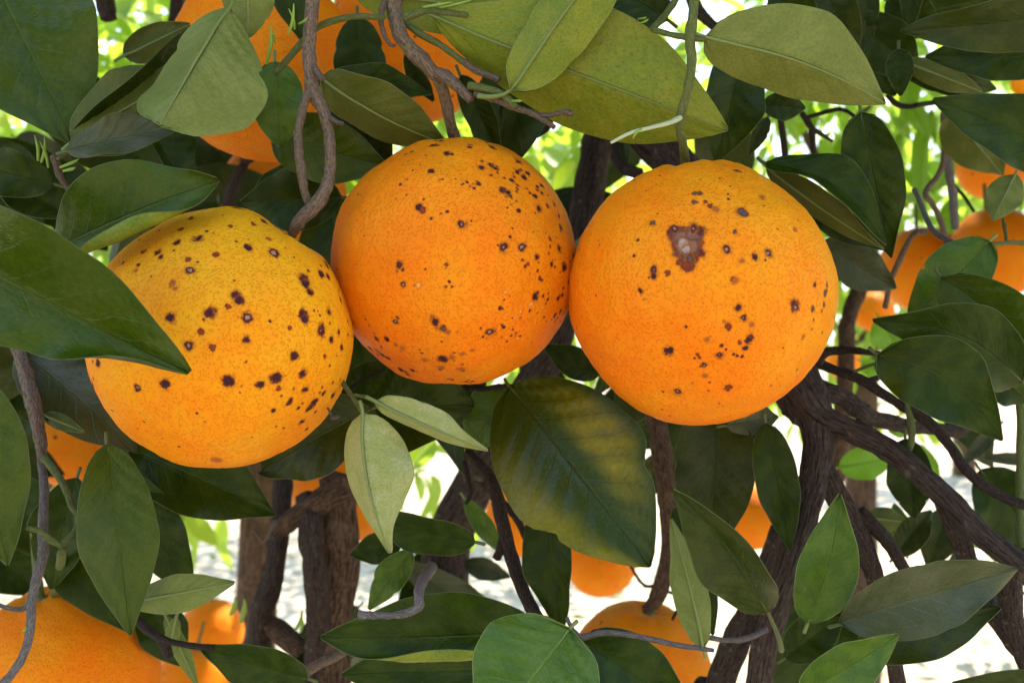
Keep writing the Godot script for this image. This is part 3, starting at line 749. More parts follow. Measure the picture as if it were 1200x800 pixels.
func make_leaves() -> void:
	# ---- upper left
	leaf("f", -150, 235, .285, 221, 437, .296, 200, 18, {"fp": 26, "fn": 30, "arch": 0.05, "cn": 150, "curl_from": 0.62, "wave": 0.11, "peak": 0.5, "back": M.dusty, "wn": 0.62}, "large leaf lying over the left spotted orange, its lower edge curled grey")
	leaf("f", 62, 292, .325, 256, 211, .328, 122, -14, {"fp": 12, "fn": 10, "cn": 190, "wave": 0.12, "peak": 0.5, "back": M.yellowish}, "dark leaf with a yellow rolled lower edge above the left spotted orange")
	leaf("p", 268, 8, .345, 186, 148, .325, 172, 4, {"fp": -10, "fn": -68, "tail": 0.0, "blunt": 0.35, "arch": 0.07, "peak": 0.55, "wave": 0.04}, "broad pale leaf hanging with its dull underside out")
	leaf("f", -40, -90, .37, 88, 172, .365, 172, -10, {"fp": 18, "fn": 8, "arch": 0.02, "peak": 0.5})
	leaf("d", 78, 178, .37, 240, 22, .385, 92, 25, {"fp": 40, "fn": 6, "arch": 0.10, "wave": 0.06})
	leaf("o", 84, 168, .362, 238, 78, .375, 92, -18, {"arch": 0.06})
	leaf("g", 78, 176, .358, 212, 150, .36, 50, -30, {"arch": 0.03})
	leaf("o", 145, 66, .41, 222, 28, .42, 40, 0, {"cp": 60, "wave": 0.12})
	leaf("p", 291, -40, .352, 290, 44, .356, 56, 0, {"blunt": 0.2})
	leaf("d", 338, -60, .385, 352, 46, .385, 52, 12)
	leaf("b", 322, 72, .385, 328, 172, .39, 66, 0, {"blunt": 0.2})
	leaf("f", 318, 152, .40, 462, 196, .395, 78, 20, {"fp": 5, "fn": 22})
	leaf("d", 400, 232, .43, 282, 236, .43, 72, 0)
	leaf("d", 350, 196, .44, 312, 268, .44, 64, 20)
	leaf("d", 172, 140, .62, 226, 236, .60, 84, 0)
	leaf("k", 250, 150, .80, 215, 260, .78, 84, 0)
	leaf("d", 320, 180, .95, 255, 250, .95, 60, 0)
	leaf("k", 200, 150, .66, 262, 190, .66, 40, 0)
	leaf("o", 376, 92, .372, 530, 172, .385, 74, 24, {"fp": -4, "fn": -20, "arch": 0.09})
	leaf("d", 372, 96, .378, 505, 110, .39, 40, -20, {"arch": 0.12})
	leaf("k", 380, 100, .40, 460, 200, .41, 75, 0)
	leaf("d", 419, 20, .40, 424, 126, .41, 62, 0, {"fp": 20, "fn": 20})
	leaf("d", 476, 62, .395, 508, 118, .41, 22, 20)
	leaf("y", 415, -8, .372, 640, 16, .372, 66, 0, {"arch": 0.03})
	leaf("y", 508, 20, .362, 853, 152, .352, 158, 6, {"fp": -8, "fn": -32, "arch": 0.03, "peak": 0.55, "wave": 0.03, "blunt": 0.05}, "large yellow green leaf seen from below at the top middle")
	leaf("y", 600, 106, .352, 760, -110, .335, 88, -20, {"fp": -20, "fn": -22, "sx": 560, "sy": 112, "sd": .356, "arch": 0.05}, "yellow green leaf rising out of the top edge, folded along its midrib")
	leaf("p", 826, 44, .336, 1038, 121, .345, 120, 4, {"fp": -8, "fn": -42, "arch": 0.04, "bend": 0.05, "wave": 0.02}, "pale grey green leaf seen from below at the upper right, a brown fleck on its midrib")
	leaf("d", 782, 24, .365, 690, -34, .37, 72, 10)
	leaf("d", 610, 40, .43, 600, 196, .44, 92, 0)
	leaf("d", 578, 85, .43, 566, 190, .44, 40, 10)
	leaf("g", 650, 90, .44, 608, 176, .45, 62, 20)
	leaf("d", 540, 88, .405, 586, 184, .42, 36, 0)
	# ---- upper right
	leaf("k", 1290, 8, .375, 1056, 36, .385, 74, -16, {"arch": 0.05})
	leaf("d", 1250, 60, .40, 1085, 66, .41, 66, 0)
	leaf("d", 1290, 198, .355, 1094, 116, .36, 86, 14, {"arch": 0.05, "fp": 16, "fn": 10}, "dark leaf pointing left at the right edge, below the topmost leaves")
	leaf("o", 1060, 72, .44, 1152, 108, .44, 28, 0, {"arch": 0.08})
	leaf("d", 1058, 78, .445, 1168, 104, .45, 42, 0, {"arch": 0.10})
	leaf("d", 1054, 58, .44, 1056, 112, .44, 32, 0)
	leaf("d", 1010, 132, .385, 1045, 302, .385, 70, 10, {"fp": 8, "fn": 20, "arch": 0.04}, "dark upright leaf hanging tip down right of the rightmost spotted orange")
	leaf("d", 898, 190, .39, 1038, 288, .375, 62, -24, {"fp": 6, "fn": 44, "arch": 0.07, "bend": 0.12, "cn": 20})
	leaf("o", 900, 196, .394, 1036, 292, .38, 36, 30, {"bend": 0.02})
	leaf("d", 938, 236, .40, 1036, 292, .40, 34, 0)
	leaf("g", 962, 286, .45, 1050, 338, .45, 56, 0, {"wave": 0.12})
	leaf("p", 1190, 204, .45, 1164, 258, .445, 40, 0)
	leaf("b", 1160, 283, .40, 1064, 378, .405, 74, 0, {"fp": 10, "fn": 10})
	leaf("f", 1104, 324, .385, 1222, 480, .385, 88, 0, {"bend": 0.10})
	leaf("d", 1198, 448, .37, 1023, 375, .365, 84, -6, {"bend": -0.12, "fp": 8, "fn": 12}, "dark leaf pointing left above the lowest leaf of the right-hand cluster")
	leaf("d", 1030, 415, .362, 1175, 516, .345, 92, 4, {"bend": 0.13, "fp": 10, "fn": 16}, "dark leaf with a drooping pointed tip, lowest of the right-hand cluster")
	leaf("d", 1150, 432, .41, 1212, 470, .41, 46, 0, {"cp": 40})
	leaf("k", 1100, 470, .55, 1165, 548, .55, 44, -30)
	leaf("g", 1170, 500, .52, 1128, 545, .52, 16, 0)
	leaf("g", 1155, 536, .52, 1230, 540, .52, 14, 0)
	leaf("o", 1112, 128, .52, 1176, 206, .53, 62, 0)
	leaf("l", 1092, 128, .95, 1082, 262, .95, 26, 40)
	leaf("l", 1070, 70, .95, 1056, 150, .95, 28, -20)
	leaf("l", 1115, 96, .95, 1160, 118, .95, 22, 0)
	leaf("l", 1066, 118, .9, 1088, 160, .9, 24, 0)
	leaf("d", 870, 52, .39, 838, 192, .395, 78, -14)
	leaf("d", 894, 122, .42, 944, 126, .42, 34, 0)
	leaf("k", 900, 138, .43, 878, 182, .43, 16, 0)
	leaf("k", 958, -30, .45, 1006, 70, .45, 52, 0)
	leaf("d", 1000, 20, .47, 1080, 90, .47, 62, 0)
	leaf("d", 905, -10, .44, 960, 40, .44, 52, 0)
	leaf("d", 1040, 0, .48, 1100, 40, .48, 50, 0)
	leaf("d", 1010, 60, .5, 1050, 112, .5, 44, 0)
	leaf("d", 1072, -60, .47, 1066, 40, .47, 30, 0)
	leaf("k", 1020, -30, .47, 1016, 66, .47, 22, 0)
	# ---- below the oranges
	leaf("m", 598, 452, .40, 762, 664, .372, 172, -4, {"fp": 12, "fn": 14, "peak": 0.45, "arch": 0.04, "wave": 0.04, "blunt": 0.2}, "large leaf blotched yellow between its veins, below the middle and right oranges")
	leaf("c", 424, 484, .332, 457, 648, .325, 104, 6, {"fp": -16, "fn": -62, "peak": 0.46, "arch": 0.06, "bend": -0.05, "tail": 0.5, "nick": 0}, "pale curled leaf hanging tip down below the left and middle oranges")
	leaf("c", 441, 471, .333, 571, 528, .325, 46, 12, {"fp": -14, "fn": -55, "arch": 0.05, "tail": 0.3}, "narrow pale leaf beside the pale curled one, pointing right")
	leaf("d", 385, 476, .415, 556, 474, .41, 118, 0, {"blunt": 0.3})
	leaf("k", 436, 480, .385, 306, 552, .40, 96, 12, {"blunt": 0.2})
	leaf("d", 445, 440, .43, 398, 486, .43, 74, 0)
	leaf("b", 602, 455, .43, 548, 530, .43, 62, 20, {"wave": 0.2})
	leaf("d", 545, 440, .44, 565, 510, .44, 40, 20)
	leaf("d", 556, 636, .38, 430, 604, .375, 52, -22, {"fp": 4, "fn": 20}, "dark short leaf lying level before the trunk")
	leaf("b", 482, 646, .40, 432, 714, .395, 36, 10)
	leaf("d", 470, 636, .46, 410, 650, .46, 36, 0)
	leaf("d", 632, 738, .35, 376, 746, .338, 104, -18, {"fp": 12, "fn": 6, "cp": 195, "back": M.yellowish, "peak": 0.5, "arch": 0.05, "wave": 0.03}, "long dark leaf with a yellow rolled rim at the bottom")
	leaf("b", 668, 738, .325, 560, 880, .305, 150, 6, {"fp": 12, "fn": 10, "peak": 0.42, "blunt": 0.1, "wave": 0.07}, "bright glossy green leaf at the bottom edge")
	leaf("d", 682, 748, .336, 812, 838, .33, 86, 0)
	leaf("d", 640, 580, .40, 658, 742, .395, 66, 16, {"fp": 30, "fn": 10})
	leaf("d", 702, 440, .44, 636, 404, .44, 36, 0)
	leaf("k", 842, 462, .41, 832, 660, .41, 92, 0, {"fp": 16, "fn": 16, "blunt": 0.2})
	leaf("d", 868, 470, .42, 866, 590, .42, 44, 0)
	leaf("k", 899, 718, .345, 788, 571, .335, 88, -14, {"fp": 8, "fn": 50, "sx": 916, "sy": 762, "sd": .36, "bend": -0.06, "arch": 0.04}, "grey green leaf leaning up left from the forked limb")
	leaf("p", 824, 758, .37, 787, 608, .37, 40, 10)
	leaf("d", 796, 590, .385, 836, 744, .385, 48, 0)
	leaf("b", 946, 730, .37, 984, 578, .365, 66, 8, {"fp": 14, "fn": 24, "bend": -0.04}, "green upright leaf between the two arms of the forked limb")
	leaf("g", 984, 730, .355, 1193, 666, .345, 86, -6, {"fp": 44, "fn": 2, "arch": 0.05, "peak": 0.5}, "dusty dark leaf pointing right across the lower right")
	leaf("k", 1000, 766, .39, 1172, 712, .39, 64, 0)
	leaf("b", 940, 812, .345, 1053, 744, .335, 62, 10, {"fp": 26, "fn": 20, "wave": 0.10}, "small bright leaf with a bent tip near the bottom right")
	leaf("d", 898, 496, .395, 926, 644, .395, 52, 0)
	leaf("c", 897, 506, .42, 871, 580, .42, 14, 0)
	leaf("g", 852, 498, .40, 912, 488, .41, 34, 0)
	leaf("f", 126, 520, .35, 152, 744, .345, 88, 0, {"fp": 22, "fn": 22, "arch": 0.03, "wave": 0.03}, "two toned leaf hanging tip down before the lower left orange")
	leaf("d", 150, 556, .39, 226, 700, .39, 66, 10)
	leaf("p", 152, 706, .357, 274, 683, .35, 42, 0, {"arch": 0.05})
	leaf("d", 148, 524, .40, 322, 604, .40, 100, -10)
	leaf("f", -40, 440, .335, 8, 662, .335, 100, 0, {"fp": 20, "fn": 14}, "dark leaf cut by the left edge below the large overlapping leaf")
	leaf("g", 22, 410, .395, 162, 530, .395, 92, -12, {"fp": 4, "fn": 18}, "grey green sheeny leaf behind the lower left of the left orange")
	leaf("o", 50, 486, .38, 98, 506, .375, 16, 0)
	leaf("d", 62, 216, .40, -40, 190, .40, 56, 0)
	leaf("d", 80, 250, .41, -10, 210, .41, 50, 10)
	leaf("d", 360, 796, .38, 232, 756, .37, 62, -10, {"fp": 4, "fn": 40})
	leaf("d", 640, 780, .40, 400, 790, .39, 110, 0)
	leaf("p", 194, 722, .42, 232, 806, .42, 16, 0, {"cp": 50})
	leaf("p", 206, 724, .41, 196, 770, .41, 14, 0)
	leaf("d", 170, 700, .45, 212, 780, .45, 60, 0)
	leaf("d", 90, 560, .40, 60, 690, .40, 70, 20)
	leaf("d", 60, 600, .42, 150, 740, .42, 80, 0)
	leaf("l", 984, 548, .62, 1050, 536, .62, 40, 0)
	leaf("d", 1062, 514, .43, 1072, 608, .43, 54, 0)
	leaf("o", 1014, 606, .5, 1064, 612, .5, 28, 0)
	leaf("l", 1128, 600, .62, 1160, 646, .62, 34, 0)
	leaf("d", 1150, 550, .5, 1220, 640, .5, 80, 0)
	leaf("k", 1050, 650, .47, 1092, 598, .47, 36, 0)
	leaf("l", 1040, 500, .7, 1070, 505, .7, 20, 0)
	leaf("l", 1030, 372, .66, 1056, 412, .66, 44, 0)
	leaf("l", 1010, 424, .8, 1040, 442, .8, 24, 0)
	leaf("k", 1112, 596, .50, 1088, 668, .50, 44, 0)
	leaf("l", 1150, 586, .70, 1168, 660, .70, 34, 0)
	leaf("d", 1196, 694, .46, 1126, 676, .46, 44, 0)
	leaf("g", 1134, 640, .50, 1118, 700, .50, 30, 0)
	leaf("b", 1062, 646, .55, 1048, 590, .55, 34, 0)
	leaf("k", 1262, 806, .37, 1116, 800, .37, 34, 0)
	leaf("d", 966, 690, .45, 1000, 590, .45, 60, 0)
	leaf("d", 920, 770, .44, 990, 720, .44, 50, 0)
	leaf("l", 1074, 520, .75, 1100, 570, .75, 24, 0)
	leaf("d", 4, 392, .56, 44, 500, .56, 76, 0)
	leaf("k", -34, 470, .62, 44, 566, .62, 84, 0)
	leaf("d", 6, 556, .52, 66, 660, .52, 74, 10)
	leaf("d", -24, 632, .60, 52, 700, .60, 70, 0)
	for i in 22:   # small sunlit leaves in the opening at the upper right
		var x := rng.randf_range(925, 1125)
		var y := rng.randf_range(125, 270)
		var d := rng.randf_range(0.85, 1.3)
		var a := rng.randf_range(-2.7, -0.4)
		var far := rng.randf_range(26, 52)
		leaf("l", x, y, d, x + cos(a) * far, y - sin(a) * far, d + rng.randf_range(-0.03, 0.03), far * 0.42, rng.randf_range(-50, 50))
	leaf("g", 470, 660, .60, 600, 730, .60, 40, 10)
	leaf("g", 545, 660, .62, 598, 676, .62, 26, 0)
	leaf("b", 545, 585, .55, 590, 650, .55, 22, 0)


# Open spots of the crown, through which the bright orchard shows: [x, y, half width, half height].
const GAPS := [[495, 80, 66, 66], [300, 100, 90, 90], [75, 800, 110, 110], [750, 780, 80, 80], [95, 520, 50, 50], [105, 72, 24, 40], [150, 16, 40, 26], [662, 160, 48, 30], [262, 640, 52, 52], [590, 520, 44, 70], [575, 650, 50, 70], [720, 690, 60, 50], [770, 730, 50, 50], [845, 700, 34, 70],
	[1015, 185, 130, 75], [950, 150, 60, 40], [1000, 400, 34, 90], [1010, 530, 70, 60], [1110, 510, 90, 60], [1185, 380, 30, 60], [1140, 765, 70, 40], [800, 14, 36, 30], [1170, 85, 50, 30],
	[1110, 260, 60, 60], [1165, 290, 70, 70], [1150, 560, 60, 40], [30, 645, 16, 20], [1000, 20, 40, 30], [800, 90, 20, 40], [285, 735, 40, 50], [240, 740, 40, 50], [415, 650, 25, 20], [880, 610, 36, 50], [610, 610, 46, 46], [703, 655, 44, 44], [404, 570, 60, 55], [700, 440, 20, 24], [1080, 620, 40, 40]]


# Leaves farther in, which close the crown except at those spots.
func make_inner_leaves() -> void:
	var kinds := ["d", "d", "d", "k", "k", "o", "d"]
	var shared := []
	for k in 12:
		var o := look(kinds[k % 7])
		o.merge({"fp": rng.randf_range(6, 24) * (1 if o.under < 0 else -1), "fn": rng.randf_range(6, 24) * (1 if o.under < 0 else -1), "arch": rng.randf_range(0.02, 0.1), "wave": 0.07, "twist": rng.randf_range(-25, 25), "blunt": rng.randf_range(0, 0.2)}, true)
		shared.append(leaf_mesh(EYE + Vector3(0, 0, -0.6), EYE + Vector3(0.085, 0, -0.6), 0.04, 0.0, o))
	var made := 0
	var tries := 0
	while made < 138 and tries < 9000:
		tries += 1
		var d := rng.randf_range(0.47, 0.80)
		var x := rng.randf_range(-70, 1270)
		var y := rng.randf_range(-70, 870)
		var a := rng.randf() * TAU
		if rng.randf() < 0.6:
			a = rng.randf_range(-2.6, -0.5)   # most hang down
		var span := 0.085 * 400.0 / (HALF * d)
		var clear := true
		for g in GAPS:
			for k in [0.0, 0.5, 1.0]:
				var px: float = x + cos(a) * span * k
				var py: float = y - sin(a) * span * k
				if pow((px - g[0]) / (g[2] + span * 0.16), 2) + pow((py - g[1]) / (g[3] + span * 0.16), 2) < 1.0:
					clear = false
		if not clear:
			continue
		var o := put(shared[rng.randi() % shared.size()], "leaf", tree)
		var s := rng.randf_range(0.8, 1.25)
		o.transform = Transform3D(Basis(Vector3.BACK, a) * Basis(Vector3.RIGHT, rng.randf_range(-0.9, 0.9)) * Basis(Vector3.UP, rng.randf_range(-0.7, 0.7)) * s, P(x, y, d) - tree.position)
		made += 1


# ---------------------------------------------------------------- oranges

const PEEL_W := 2048
const PEEL_H := 1024
var pores: Image
var pore_at: PackedVector3Array


# The shape of a fruit in its own axes: the stalk end is +y, the far pole -y; r metres across the half.
func fruit_mesh(r: float, seed_: int, around: int, down: int, furrow: float, spots := []) -> ArrayMesh:
	var lump := noise(seed_, 1.0, 2)
	var st := SurfaceTool.new()
	st.begin(Mesh.PRIMITIVE_TRIANGLES)
	for i in down + 1:
		var th := PI * i / down
		for j in around + 1:
			var ph := TAU * (j % around) / around
			var dir := Vector3(sin(th) * sin(ph), cos(th), -sin(th) * cos(ph))
			var f := 1.0 + 0.030 * lump.get_noise_3dv(dir * 0.9) + 0.011 * lump.get_noise_3dv(dir * 2.6) + 0.0032 * lump.get_noise_3dv(dir * 11.0)
			f -= 0.085 * exp(-pow(th / 0.20, 2.0)) - 0.012 * exp(-pow((th - 0.42) / 0.2, 2.0))
			f += furrow * (sin(ph * 7.0 + seed_) + 0.7 * sin(ph * 12.0 + seed_ * 2.0)) * exp(-pow((th - 0.28) / 0.26, 2.0))
			f -= 0.02 * exp(-pow((PI - th) / 0.10, 2.0))
			for s in spots:
				var gap: float = dir.distance_to(s[1]) / s[2]
				if gap < 1.5:
					f += 0.0035 * exp(-pow((gap - 1.1) / 0.3, 2.0)) - 0.010 * exp(-gap * gap * 2.0)
			st.set_uv(Vector2(j / float(around), i / float(down)))
			st.set_smooth_group(0)
			st.add_vertex(dir * r * f)
	for i in down:
		for j in around:
			var q := i * (around + 1) + j
			for k in [0, 1, around + 1, 1, around + 2, around + 1]:
				st.add_index(q + k)
	st.generate_normals()
	return st.commit()


func make_pores() -> void:
	# Oil glands: small pits all over the peel, the same map for every fruit.
	var px := PackedByteArray()
	px.resize(PEEL_W * PEEL_H)
	px.fill(200)
	for i in 24000:
		var y := rng.randf_range(-1, 1)
		pore_at.append(Vector3(rng.randf(), acos(y) / PI, rng.randf_range(0.6, 1.1)))
	for p in pore_at:
		var squash := 1.0 / maxf(sin(p.y * PI), 0.06)
		var ry := 3.1 * p.z
		var rx := ry * squash
		var cx := p.x * PEEL_W
		var cy := p.y * PEEL_H
		for yy in range(maxi(0, int(cy - ry)), mini(PEEL_H - 1, int(cy + ry)) + 1):
			for xx in range(int(cx - rx), int(cx + rx) + 1):
				var d := pow((xx - cx) / rx, 2.0) + pow((yy - cy) / ry, 2.0)
				if d < 1.0:
					var at := yy * PEEL_W + posmod(xx, PEEL_W)
					px[at] = mini(px[at], int(200.0 - 190.0 * (1.0 - d)))
	pores = Image.create_from_data(PEEL_W, PEEL_H, false, Image.FORMAT_L8, px)


func peel_material(im: Image) -> StandardMaterial3D:
	var m := plain(Color.WHITE, 0.50, 0.22)
	m.albedo_texture = ImageTexture.create_from_image(im)
	m.heightmap_enabled = true
	m.heightmap_texture = M.pore_texture
	m.heightmap_scale = 0.028
	m.subsurf_scatter_enabled = false
	return m


# The colour of a peel: deep and pale are linear colours that alternate in broad patches; ripen leans pale towards one direction.
func peel_image(seed_: int, deep: Color, pale: Color, share: float, toward: Vector3, spots: Array, half := 1.0, crowd := 1) -> Image:
	var w := int(1536 * half)
	var h := int(768 * half)
	var sw := 192
	var sh := 96
	var patch := noise(seed_, 0.9, 3)
	var im := Image.create(sw, sh, false, Image.FORMAT_RGB8)
	for y in sh:
		var th := PI * (y + 0.5) / sh
		for x in sw:
			var ph := TAU * (x + 0.5) / sw
			var dir := Vector3(sin(th) * sin(ph), cos(th), -sin(th) * cos(ph))
			var t := clampf(share + 0.55 * patch.get_noise_3dv(dir * 1.3) + 0.25 * patch.get_noise_3dv(dir * 5.0) + 0.5 * dir.dot(toward), 0.0, 1.0)
			im.set_pixel(x, y, deep.lerp(pale, t).linear_to_srgb())
	im.resize(w, h, Image.INTERPOLATE_CUBIC)
	for p in pore_at:
		var squash := 1.0 / maxf(sin(p.y * PI), 0.1)
		var ry := 1.7 * p.z * half
		var rx := ry * squash
		var cx := p.x * w
		var cy := p.y * h
		for yy in range(maxi(0, int(cy - ry)), mini(h - 1, int(cy + ry)) + 1):
			for xx in range(int(cx - rx), int(cx + rx) + 1):
				if pow((xx - cx) / rx, 2.0) + pow((yy - cy) / ry, 2.0) < 1.0:
					var at := posmod(xx, w)
					var c := im.get_pixel(at, yy)
					im.set_pixel(at, yy, Color(c.r * 0.975, c.g * 0.935, c.b * 0.87))
	var specks := RandomNumberGenerator.new()
	specks.seed = seed_
	for i in 150 if half == 1.0 else 0:
		stamp(im, [["r", "d", "f"][i % 3], Vector3(specks.randfn(), specks.randfn() + 0.3, specks.randfn()).normalized(), specks.randf_range(0.005, 0.011)])
	for s in spots:
		if half < 1.0:
			break
		for i in crowd:   # small specks gather round the larger ones
			var by: Vector3 = s[1] + Vector3(specks.randfn(), specks.randfn(), specks.randfn()) * 0.045
			stamp(im, [["r", "d", "f"][specks.randi() % 3], by.normalized(), specks.randf_range(0.006, 0.014)])
	for s in spots:
		stamp(im, s)
	return im


# One blemish: s = [kind, direction in the fruit's own axes, angular radius].
func stamp(im: Image, s: Array) -> void:
	var w := im.get_width()
	var h := im.get_height()
	var dir: Vector3 = s[1]
	var size: float = s[2]
	var th := acos(clampf(dir.y, -1, 1))
	var ph := fposmod(atan2(dir.x, -dir.z), TAU)
	var reach := size * 2.1
	var ry := reach / PI * h
	var rx := reach / TAU * w / maxf(sin(th), 0.08)
	var cx := ph / TAU * w
	var cy := th / PI * h
	var kind: String = s[0]
	var far := 1.0 + 0.9 * clampf(0.026 / size, 0.2, 1.0)
	var core := lin(0.050, 0.016, 0.022)
	var rim := lin(0.15, 0.028, 0.012)
	var halo := lin(0.30, 0.10, 0.012)
	match kind:
		"r": core = lin(0.26, 0.045, 0.012)
		"f": core = lin(0.40, 0.10, 0.020); rim = lin(0.44, 0.12, 0.015)
		"g": core = lin(0.11, 0.075, 0.075)
		"p": core = lin(0.85, 0.36, 0.13); rim = lin(0.80, 0.28, 0.05)
		"w": core = lin(0.42, 0.30, 0.24); rim = lin(0.25, 0.12, 0.08)
		"k": core = lin(0.24, 0.12, 0.09); rim = lin(0.17, 0.055, 0.035)
	for yy in range(maxi(0, int(cy - ry)), mini(h - 1, int(cy + ry)) + 1):
		var a := PI * (yy + 0.5) / h
		for xx in range(int(cx - rx), int(cx + rx) + 1):
			var b := TAU * (xx + 0.5) / w
			var q := Vector3(sin(a) * sin(b), cos(a), -sin(a) * cos(b))
			var t := q.distance_to(dir) / size
			t += 0.75 * soft.get_noise_3dv(q * (0.45 / size) + dir * 40.0) + 0.30 * soft.get_noise_3dv(q * (1.3 / size)) - 0.06
			if t > far:
				continue
			var c := im.get_pixel(posmod(xx, w), yy)
			if t < 1.05:
				var k := smoothstep(0.45, 0.85, t)
				var d := core.lerp(rim, k)
				if kind == "o" and t < 0.5:
					d = lin(0.36, 0.20, 0.12).lerp(core, smoothstep(0.12, 0.5, t))
				c = c.lerp(d, 1.0 - 0.55 * smoothstep(0.8, 1.05, t))
			else:
				c = c.lerp(halo, 0.50 * (1.0 - smoothstep(1.0, far, t)) * (0.4 if kind in ["f", "p", "r"] else 1.0))
			im.set_pixel(posmod(xx, w), yy, c)


func axes(up: Vector3, at: Vector3) -> Basis:
	var y := up.normalized()
	var z := (EYE - at).normalized()
	z = (z - y * z.dot(y)).normalized()
	return Basis(y.cross(z), y, z)


func calyx_mesh(r: float) -> ArrayMesh:
	var st := SurfaceTool.new()
	st.begin(Mesh.PRIMITIVE_TRIANGLES)
	var rim := []
	for k in 20:
		var a := k / 20.0 * TAU
		var rr := r * (1.0 if k % 4 == 0 else 0.72 if k % 4 == 2 else 0.86) * (1.0 + 0.1 * sin(k * 2.7))
		rim.append(Vector3(cos(a) * rr, 0.0, sin(a) * rr))
	for k in 20:
		var p: Vector3 = rim[k]
		var q: Vector3 = rim[(k + 1) % 20]
		var up := Vector3(0, r * 0.35, 0)
		for v in [up, p, q, p, p - up * 0.5, q, p - up * 0.5, q - up * 0.5, q]:
			st.add_vertex(v)
	st.generate_normals()
	st.set_material(M.calyx)
	return st.commit()


func spots_of(text: String, turn: Basis, at: Vector3) -> Array:
	# Blemishes are listed as kind, place on the fruit's near face in thousandths of its radius (right, up) and radius.
	var out := []
	var near := axes(Vector3.UP, at)
	for item in text.split("; "):
		var f := item.split(" ")
		var x := f[1].to_float() / 1000.0
		var y := f[2].to_float() / 1000.0
		var dir := near * Vector3(x, y, sqrt(maxf(0.0, 1.0 - x * x - y * y)))
		out.append([f[0], (turn.inverse() * dir).normalized(), f[3].to_float() / 1000.0])
	return out


func big_orange(label: String, x: float, y: float, d: float, rpx: float, up: Vector3, seed_: int, deep: Color, pale: Color, share: float, ripe: Vector3, text: String, furrow: float, crowd: int) -> void:
	var at := P(x, y, d)
	var o := thing("orange", label, "orange", at, "large spotted oranges in front")
	o.basis = axes(up, at)
	var r := width_at(rpx, d)
	var spots := spots_of(text, o.basis, at)
	var mesh := fruit_mesh(r, seed_, 280, 150, furrow, spots.filter(func(s): return s[2] > 0.02 and not s[0] in ["f", "p"]))
	mesh.surface_set_material(0, peel_material(peel_image(seed_, deep, pale, share, (o.basis.inverse() * ripe), spots, 1.0, crowd)))
	put(mesh, "peel", o)
	var c := put(calyx_mesh(r * 0.13), "calyx", o)
	c.position = Vector3(0, r * 0.922, 0)


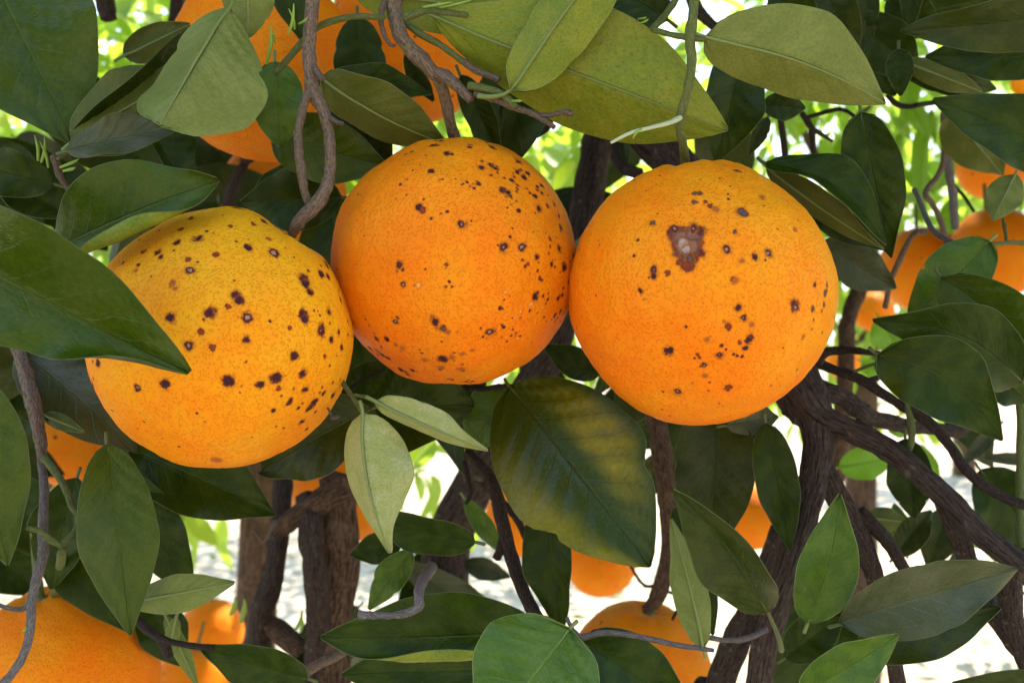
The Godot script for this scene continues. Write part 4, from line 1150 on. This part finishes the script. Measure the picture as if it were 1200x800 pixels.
func make_oranges() -> void:
	make_pores()
	M.pore_texture = ImageTexture.create_from_image(pores)
	var deep := Color(0.86, 0.20, 0.003)
	var pale := Color(0.80, 0.29, 0.006)
	big_orange("left of the three large oranges, yellower, with many dark brown spots", 261, 397, .350, 150, Vector3(0.53, 0.85, 0.02), 5, Color(0.86, 0.235, 0.003), Color(0.78, 0.37, 0.009), 0.50, Vector3(0.3, 0.75, 0.2), SPOTS_A, 0.003, 0)
	big_orange("middle one of the three large oranges, deep orange, crowded with specks on its right side", 532, 309, .378, 143.5, Vector3(0.02, 1, -0.12), 6, deep, pale, 0.36, Vector3(0.3, 0.6, 0), SPOTS_B, 0.006, 1)
	big_orange("right of the three large oranges, with one big greyish scab near its top", 820, 344, .360, 153, Vector3(-0.12, 1, 0.02), 7, deep, Color(0.80, 0.31, 0.007), 0.5, Vector3(0.5, 0.5, 0), SPOTS_C, 0.007, 0)
	# the oranges behind, of which leaves hide most
	var skins := []
	for k in 3:
		var few := []
		for i in 14:
			few.append([["d", "r", "f", "r"][i % 4], Vector3(rng.randfn(), rng.randfn(), rng.randfn()).normalized(), rng.randf_range(0.012, 0.035)])
		var m := fruit_mesh(0.042, 40 + k, 64, 40, 0.006)
		m.surface_set_material(0, peel_material(peel_image(40 + k, deep, pale, 0.36, Vector3.ZERO, few, 0.5)))
		skins.append(m)
	var cal := calyx_mesh(0.0055)
	var list := [
		[310, 78, 110, "half hidden orange at the upper left behind the pale broad leaf and the thin branch"],
		[480, 50, 96, "half hidden orange behind the knotty stem of the middle orange"],
		[332, 232, 74, "orange glimpsed between the left orange and the leaves above it"],
		[70, 804, 115, "large shaded orange at the bottom left corner"],
		[247, 740, 38, "small orange low on the left beside the bare brown trunk, upper of a pair"],
		[226, 800, 46, "orange cut by the bottom edge, lower of the pair beside the bottom left corner"],
		[98, 512, 62, "orange hidden under leaves below and left of the left orange"],
		[-12, 412, 36, "sliver of an orange at the left edge under the large overlapping leaf"],
		[404, 570, 66, "orange behind the trunk of bundled stems and the pale curled leaf"],
		[610, 609, 43, "orange crossed by a dark twig below the middle orange"],
		[703, 656, 43, "orange peeping out under the yellow blotched leaf"],
		[750, 790, 84, "large brownish orange at the bottom edge behind a pinkish grey twig"],
		[880, 604, 40, "orange behind the leaves just below the rightmost of the big oranges"],
		[938, 712, 16, "tiny distant orange beside the dark forked limb"],
		[672, 226, 20, "sliver of a far orange in the gap between the middle and right oranges"],
		[1165, 192, 42, "upper orange of the group at the right edge, above the small pale leaf"],
		[1082, 316, 50, "lower left orange of the group at the right edge, behind a thin twig"],
		[1168, 297, 53, "lower right orange of the group at the right edge, behind the yellowish sprig"],
		[1024, 364, 24, "small sunlit orange beside the right-hand cluster of leaves"],
		[1204, 97, 18, "small orange cut by the right edge near the top"],
		[988, 424, 20, "small orange close behind the right side of the rightmost big orange"],
		[790, 540, 26, "small orange behind the brown branch under the rightmost big orange"],
	]
	for i in list.size():
		var it: Array = list[i]
		var d: float = 0.042 * 400.0 / (HALF * it[2])
		var at := P(it[0], it[1], d)
		var o := thing("orange", it[3], "orange", at, "oranges farther inside and behind the tree")
		o.basis = axes(Vector3(rng.randf_range(-0.25, 0.25), 1, rng.randf_range(-0.2, 0.2)), at)
		put(skins[i % 3], "peel", o)
		var c := put(cal, "calyx", o)
		c.position.y = 0.0388
		var st := SurfaceTool.new()
		st.begin(Mesh.PRIMITIVE_TRIANGLES)
		tube(st, [[Vector3(0, 0.037, 0), 0.0024], [Vector3(0.001, 0.048, -0.001), 0.0018], [Vector3(0.004, 0.068, -0.006), 0.0017]], 8, 0.1)
		st.generate_normals()
		st.set_material(M.green_twig)
		put(st.commit(), "stalk", o)
